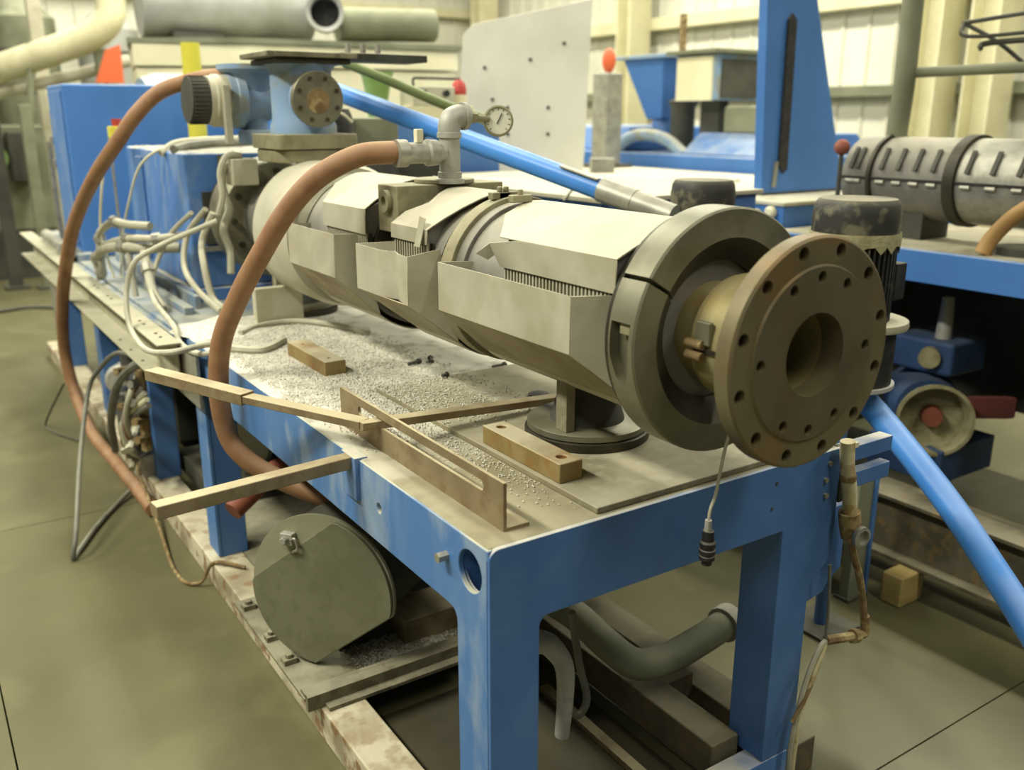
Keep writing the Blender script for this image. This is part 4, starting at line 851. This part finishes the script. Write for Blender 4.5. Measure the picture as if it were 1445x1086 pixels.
pu = thing('vacuum_pump', 'blue pump with wide open cream round inlet under the neighbouring table', 'pump', (2.9, .9, .15))
pc = Vector((2.73, .83, .425)); pn = Vector((-.75, -.66, .05)).normalized()
build(MB().lathe(pc, pn, [(.0001, -.14), (.10, -.14), (.135, -.02), (.138, .03), (.152, .035), (.155, .055), (.14, .057), (.13, .03), (.12, -.05), (.0001, -.06)], 36), 'inlet_bell', tape_m, pu)
build(MB().lathe(pc, pn, [(.0001, -.058), (.045, -.058), (.04, .0), (.0001, .0)], 18), 'inlet_hub', redbrown, pu)
build(MB().lathe(pc-pn*.14, -pn, [(.0001, 0), (.13, 0), (.15, .05), (.15, .3), (.1, .34), (.0001, .34)], 28), 'pump_body', pump_blue, pu)
build(MB().box(2.85, 3.12, .85, 1.15, .57, .72), 'gear_case', pump_blue, pu, bevel=.02)
build(MB().disc_cyl((2.85, .95, .65), (2.81, .93, .65), .045, None, 18), 'yellow_cap', tape_m, pu)
build(MB().disc_cyl((2.93, .95, .72), (2.93, .95, .9), .035, .025, 14), 'top_fitting', castgrey, pu)
build(MB().obox((2.93, .70, .47), (.07, -.05, 0), (-.012, .02, 0), (0, 0, .05)), 'red_plate', dullred, pu, bevel=.01)
build(MB().box(2.7, 3.1, .75, 1.1, .15, .3), 'pump_foot', pump_blue, pu, bevel=.006)

# ------------------------------------------------------------------ background right: second machine
bm2 = thing('far_blue_machine', 'blue machine with stepped base in the background by the right wall', 'machine', (4.3, 4.2, 0))
build(MB().prism([(4.36, 0), (5.8, 0), (5.8, 1.36), (4.36, 1.36)], XZ, 3.3, 6.6), 'lower_base', blue_bright, bm2, bevel=.02)
build(MB().prism([(4.4, 1.36), (5.7, 1.36), (5.5, 1.52), (4.6, 1.52)], XZ, 3.4, 4.2), 'upper_base', blue_bright, bm2, bevel=.02)
build(MB().prism([(4.4, 1.36), (5.7, 1.36), (5.6, 1.56), (4.5, 1.56)], XZ, 4.9, 6.3), 'upper_base', blue_bright, bm2, bevel=.02)
build(MB().tube([(4.42, 5.0, 1.34), (4.42, 4.85, 1.46), (4.44, 4.65, 1.5), (4.45, 4.4, 1.46), (4.45, 4.2, 1.35)], .05, 10), 'curved_pipe', palebl, bm2)
build(MB().lathe((4.75, 4.55, 1.36), (0, 0, 1), [(.1, 0), (.1, .35), (.13, .4), (.0001, .45)], 20), 'motor_column', dkmach, bm2)
build(MB().box(4.6, 5.2, 3.5, 3.95, 1.52, 1.72), 'grey_drive', darkgreen, bm2, bevel=.02)
hop = thing('blue_hopper', 'blue tapering hopper above the far blue machine', 'hopper', (4.5, 4.8, 1.5))
vs = [(4.6, 4.65, 2.1), (5.15, 4.65, 2.1), (5.15, 5.15, 2.1), (4.6, 5.15, 2.1), (4.75, 4.8, 1.62), (5.0, 4.8, 1.62), (5.0, 5.0, 1.62), (4.75, 5.0, 1.62)]
build(MB().add(vs, [(0, 1, 5, 4), (1, 2, 6, 5), (2, 3, 7, 6), (3, 0, 4, 7), (4, 5, 6, 7), (0, 3, 2, 1)]), 'hopper_body', blue_bright, hop, bevel=.01)
build(MB().box(4.56, 5.19, 4.6, 5.2, 2.1, 2.13), 'hopper_rim', palebl, hop, bevel=.005)
build(MB().disc_cyl((4.87, 4.9, 1.5), (4.87, 4.9, 1.63), .12, .1, 16), 'hopper_neck', blue, hop)
eb2 = thing('electric_box', 'grey and blue electric box with white side in front of the hopper', 'electric box', (4.6, 4.0, 1.7))
build(MB().box(4.52, 5.02, 3.98, 4.4, 1.76, 2.1), 'box_body', palebl, eb2, bevel=.01)
build(MB().box(4.50, 4.52, 4.0, 4.38, 1.76, 2.08), 'white_side', cream, eb2)
build(MB().box(4.45, 5.08, 3.92, 4.46, 2.1, 2.13), 'lid', darkgreen, eb2, bevel=.004)
build(MB().box(4.58, 4.98, 3.968, 3.982, 1.78, 2.06), 'front_panel', dkmach, eb2)
build(MB().box(4.7, 4.8, 4.1, 4.3, 1.5, 1.76), 'pedestal', dkmach, eb2)
single(MB().disc_cyl((4.87, 4.72, 2.13), (4.87, 4.72, 2.45), .03, None, 12), 'brown_pipe', rust_m, 'short brown pipe rising from the blue hopper', 'pipe', (4.87, 4.72, 2.13))
ol = thing('orange_beacon', 'orange warning lamp on a grey stand beside the white panel', 'beacon', (4.05, 4.7, 1.25))
build(MB().ball((4.05, 4.67, 2.06), .055, 14, 10, (1, 1, 1.7)), 'lamp_dome', orange_m, ol)
build(MB().box(3.98, 4.14, 4.6, 4.78, 1.275, 1.97), 'lamp_stand', galv, ol, bevel=.01)
build(MB().box(3.9, 4.22, 4.55, 4.85, 1.25, 1.275), 'stand_base', dkmach, ol)
wp = thing('sheet_guard', 'large off-white sheet panel with small screws standing behind the gauge', 'panel', (2.9, 4.3, 1.2))
pd = Vector((.83, -.56, 0)).normalized(); pn2 = Vector((-.56, -.83, 0)).normalized()
q0 = Vector((2.42, 4.27, 1.251))
fP = lambda a, b, t: tuple(q0+pd*a+Vector((0, 0, b))+pn2*t)
build(MB().prism([(-.02, 0), (.86, 0), (.90, 1.12), (.13, .97), (.06, .9), (.03, .45)], fP, -.03, 0), 'panel_sheet', white_m, wp, bevel=.004)
for a, b in ((.35, .45), (.35, .28), (.62, .45), (.62, .28), (.5, .75), (.72, .85), (.2, .7), (.25, .5)):
    build(MB().disc_cyl(fP(a, b, 0), fP(a, b, .006), .012, None, 8), 'panel_screw', dkmach, wp)
build(MB().bar(fP(.42, .03, -.06), fP(.42, .9, -.05), .05, .05, (1, 0, 0)), 'support', darkgreen, wp)
build(MB().bar(fP(.75, .03, -.06), fP(.75, .9, -.05), .05, .05, (1, 0, 0)), 'support', darkgreen, wp)

# ------------------------------------------------------------------ background middle: clutter behind the barrel
mc = thing('machine_console', 'beige control block with two dark knobs on yellow frame behind pipe', 'control box', (1.75, 3.3, 0))
build(MB().box(1.35, 2.15, 3.3, 3.75, 0, 1.62), 'cabinet', blue, mc, bevel=.01)
build(MB().box(1.55, 1.98, 3.3, 3.5, 1.62, 1.70), 'yellow_frame', yellowcream, mc, bevel=.005)
build(MB().box(1.60, 1.86, 3.3, 3.45, 1.70, 1.80), 'beige_block', cover_m, mc, bevel=.005)
for x in (1.665, 1.80): build(MB().disc_cyl((x, 3.3, 1.765), (x, 3.28, 1.765), .018, None, 14), 'knob', black_m, mc)
build(MB().tube([(1.66, 3.4, 1.8), (1.66, 3.4, 1.84), (1.72, 3.4, 1.845), (1.95, 3.4, 1.845)], .008, 6), 'handle', dkmach, mc)
rl = thing('red_beacon', 'red domed warning lamp on cream base behind the pipe', 'beacon', (1.92, 3.36, 1.7))
build(MB().lathe((1.92, 3.36, 1.76), (0, 0, 1), [(.0001, 0), (.042, 0), (.042, .03), (.035, .06), (.018, .078), (.0001, .08)], 18), 'dome', red_m, rl)
build(MB().lathe((1.92, 3.36, 1.70), (0, 0, 1), [(.0001, 0), (.045, 0), (.045, .06), (.0001, .06)], 18), 'lamp_base', cream, rl)
fn = thing('green_funnel', 'green plastic funnel cup behind the feed throat', 'funnel', (1.5, 3.5, 1.6))
build(MB().lathe((1.5, 3.52, 1.62), (0, 0, 1), [(.0001, 0), (.055, 0), (.055, .1), (.085, .24), (.09, .24), (.09, .255), (.08, .255), (.05, .11), (.0001, .1)], 20), 'cup', green_m, fn)
gw = thing('grey_power_box', 'grey box with black round motor behind the feed throat', 'electric box', (1.2, 3.1, 0))
build(MB().box(1.12, 1.36, 3.0, 3.3, 0, 1.64), 'box', darkgreen, gw, bevel=.01)
build(MB().lathe((1.0, 2.95, 1.50), (0, 0, 1), [(.0001, 0), (.08, 0), (.085, .03), (.085, .14), (.07, .18), (.0001, .19)], 24), 'black_motor', black_m, gw)
build(MB().box(.95, 1.12, 2.9, 3.1, 1.3, 1.5), 'motor_bracket', dkmach, gw)
build(MB().tube([(.93, 2.86, 1.5), (.92, 2.84, 1.6), (.97, 2.82, 1.66), (1.04, 2.84, 1.62)], .006, 6), 'loose_wire', cream, gw)
bo = thing('dark_red_box', 'low dark box behind the brown hose on the far side of barrel', 'box', (1.1, 2.3, 1.4))
build(MB().box(.98, 1.25, 2.25, 2.6, 1.36, 1.53), 'body', dkmach, bo, bevel=.006)
build(MB().tube([(1.1, 2.25, 1.53), (1.1, 2.25, 1.57), (1.2, 2.25, 1.57), (1.2, 2.25, 1.53)], .008, 6), 'handle', black_m, bo)
build(MB().box(1.0, 1.2, 2.3, 2.5, 0, 1.36), 'stand', dkmach, bo)
n3 = thing('side_bench', 'low blue side bench with cream top behind the barrel', 'bench', (1.6, 2.2, 0))
build(MB().box(1.45, 2.3, 1.5, 3.2, .1, 1.33), 'body', blue, n3, bevel=.006)
build(MB().box(1.43, 2.32, 1.48, 3.2, 1.33, 1.348), 'cream_top', cover_m, n3, bevel=.003)
build(MB().tube([(1.42, 1.7, 1.33), (1.45, 1.65, 1.39), (1.5, 1.6, 1.41)], .006, 6), 'loose_wire', cable_m, n3)

# ------------------------------------------------------------------ background left: tank, cabinet, ducts
wc = thing('white_cabinet', 'large cream white machine cabinet far behind the blue cabinet', 'cabinet', (1.9, 7, 0))
wn = Vector((-.42, -.9, 0)).normalized()
build(MB().prism([(1.0, 6.9), (1.75, 6.45), (3.6, 6.3), (3.6, 7.6), (1.2, 8.0)], XY, 0, 2.02), 'lower_body', cream, wc, bevel=.01)
build(MB().prism([(.98, 6.88), (1.75, 6.42), (3.62, 6.27), (3.62, 7.6), (1.2, 8.0)], XY, 2.03, 2.2), 'upper_body', cream, wc, bevel=.01)
build(MB().prism([(.95, 6.9), (1.72, 6.4), (3.66, 6.24), (3.66, 7.6), (1.2, 8.0)], XY, 2.2, 2.245), 'dark_edge', darkgreen, wc)
build(MB().box(1.2, 1.3, 6.62, 6.78, 1.84, 1.95), 'panel_window', greyduct, wc)
gd = thing('grey_duct', 'wide grey round duct lying on top of the cream cabinet', 'duct', (1.8, 7, 2.25))
build(MB().disc_cyl((1.1, 7.05, 2.50), (2.5, 6.95, 2.52), .24, None, 28), 'duct_body', greyduct, gd)
build(MB().box(1.3, 1.7, 6.8, 7.2, 2.245, 2.3), 'cradle', dkmach, gd)
od = thing('open_pipe_end', 'grey pipe with dark open end lying on the cream cabinet', 'pipe', (2.5, 6.5, 2.25))
p = Vector((2.42, 6.38, 2.47)); dd = Vector((-.4, -.9, 0)).normalized()
build(MB().lathe(p, dd, [(.12, 0), (.155, .02), (.155, -.2), (.12, -.2), (.12, 0)], 24), 'pipe_wall', greyduct, od)
build(MB().lathe(p, dd, [(.0001, -.19), (.12, -.19)], 24), 'pipe_inside', black_m, od)
build(MB().disc_cyl((2.62, 6.6, 2.40), (3.5, 6.5, 2.42), .14, None, 20), 'second_pipe', darkgreen, od)
yd = thing('cream_extraction_duct', 'cream extraction duct bending down to the left in the far hall', 'duct', (.9, 9, 2))
build(MB().tube([(1.35, 9.2, 3.3), (1.33, 9.2, 2.75), (1.28, 9.2, 2.55), (1.1, 9.3, 2.40), (.8, 9.5, 2.28), (.30, 9.8, 2.1), (-.2, 10, 1.95)], .14, 18), 'duct', yellowcream, yd)
build(MB().tube([(1.5, 9.4, 2.2), (.9, 9.6, 2.03), (.2, 9.9, 1.85)], .06, 12), 'lower_pipe', cover_m, yd)
build(MB().box(1.15, 1.3, 9.3, 9.4, 0, 2.3), 'duct_post', darkgreen, yd)
om = thing('machine_guard', 'orange corner of a machine guard in the far hall', 'panel', (1.15, 8.5, 1.9))
build(MB().prism([(1.0, 1.95), (1.25, 1.95), (1.25, 2.3), (1.12, 2.25)], XZ, 8.6, 8.66), 'guard_panel', orange_m, om)
build(MB().box(1.1, 1.2, 8.6, 8.7, 0, 1.95), 'guard_post', darkgreen, om)
for i, (x, y, w, h, m, lab) in enumerate(((-.35, 8.4, .16, 2.9, darkgreen, 'greenish grey upright at the far left edge of the hall'), (.05, 8.95, .12, 3.0, dkmach, 'dark upright column left of the blue cabinet in the far hall'), (.33, 8.8, .10, 1.75, darkgreen, 'thin greenish upright just left of the blue cabinet'), (.72, 10.4, .14, 3.2, cover_m, 'pale far column above the blue cabinet'))):
    t = thing('machine_upright', lab, 'column', (x, y, 0), 'uprights in the far hall')
    build(MB().box(x, x+w, y, y+w, 0, h), 'column', m, t, bevel=.01)
    build(MB().box(x-.05, x+w+.05, y-.05, y+w+.05, 0, .03), 'base_plate', dkmach, t)
fmc = thing('far_grey_machine', 'cluttered greenish grey machine in the far left of the hall', 'machine', (.1, 9, 0))
build(MB().box(-.6, .62, 9.6, 10.6, .5, 1.55), 'body', darkgreen, fmc, bevel=.02)
build(MB().box(-.6, .2, 9.4, 9.6, 1.3, 1.75), 'panel', cover_m, fmc, bevel=.02)
build(MB().box(.25, .45, 9.35, 9.6, 1.0, 1.5), 'dark_unit', dkmach, fmc, bevel=.02)
build(MB().lathe((.1, 9.3, 1.25), (0, -1, 0), [(.0001, 0), (.12, 0), (.12, .1), (.0001, .1)], 18), 'round_unit', green_m, fmc)
build(MB().box(-.5, .6, 9.6, 10.5, 0, .5), 'base', dkmach, fmc)
for x in (-.3, .15, .5): build(MB().disc_cyl((x, 9.5, 1.55), (x+.1, 9.6, 2.4), .03, None, 10), 'pipe', darkgreen, fmc)
yb = thing('yellow_bin', 'pale yellow bin standing on the far floor', 'bin', (.43, 10.9, 0))
build(MB().prism([(.28, 0), (.58, 0), (.61, .55), (.25, .55)], XZ, 10.75, 11.05), 'bin_body', yellowcream, yb, bevel=.01)
build(MB().box(.23, .63, 10.72, 11.08, .55, .59), 'bin_rim', cream, yb, bevel=.008)
dbx = thing('dark_blue_drum', 'small dark blue drum on the far floor beside the yellow bin', 'drum', (.92, 10.9, 0))
build(MB().lathe((.92, 10.9, 0), (0, 0, 1), [(.0001, 0), (.1, 0), (.11, .02), (.11, .52), (.1, .54), (.0001, .54)], 20), 'drum_body', blue, dbx)
build(MB().lathe((.92, 10.9, .3), (0, 0, 1), [(.11, 0), (.117, .01), (.11, .02)], 20), 'drum_rib', blue, dbx)
bh = thing('pale_blue_hood', 'rounded pale blue machine hood behind the control cabinet', 'hood', (1.2, 5.6, 0))
build(MB().lathe((.75, 5.7, 1.60), (1, 0, .0), [(.0001, 0), (.30, .0), (.33, .1), (.33, 1.3), (.0001, 1.3)], 32), 'hood_shell', palebl, bh)
build(MB().box(1.05, 2.0, 5.5, 5.9, 0, 1.3), 'hood_stand', dkmach, bh)
ib = thing('blue_tank', 'blue tank body behind the gearbox beneath the tee', 'tank', (1.1, 4.0, 0))
build(MB().box(1.02, 1.34, 3.5, 4.3, .2, 1.66), 'body', blue_bright, ib, bevel=.03)
build(MB().box(1.04, 1.3, 3.55, 4.25, 0, .2), 'foot', dkmach, ib)

# tall silos in front of the far back wall
for i, (x, y, r, h, m, lab) in enumerate(((-.15, 12.0, .42, 3.4, greyduct, 'grey storage silo at the far left edge of the hall'), (.85, 12.2, .40, 3.0, darkgreen, 'greenish grey storage silo behind the cream duct'), (1.85, 12.2, .38, 2.9, greyduct, 'pale grey storage silo behind the large cream cabinet'))):
    t = thing('storage_silo', lab, 'silo', (x, y, 0), 'silos at the back wall')
    build(MB().lathe((x, y, .9), (0, 0, 1), [(.08, -.5), (r, 0), (r, h-1.1), (r*.5, h-.9), (.0001, h-.9)], 28), 'shell', m, t)
    for k in range(4):
        a = PI/4+PI/2*k; build(MB().box(x+r*.8*math.cos(a)-.04, x+r*.8*math.cos(a)+.04, y+r*.8*math.sin(a)-.04, y+r*.8*math.sin(a)+.04, 0, 1.0), 'leg', dkmach, t)
    for z in (1.3, 1.9, 2.4): build(MB().lathe((x, y, z), (0, 0, 1), [(r, 0), (r+.02, .02), (r, .04)], 28), 'band', dkmach, t)
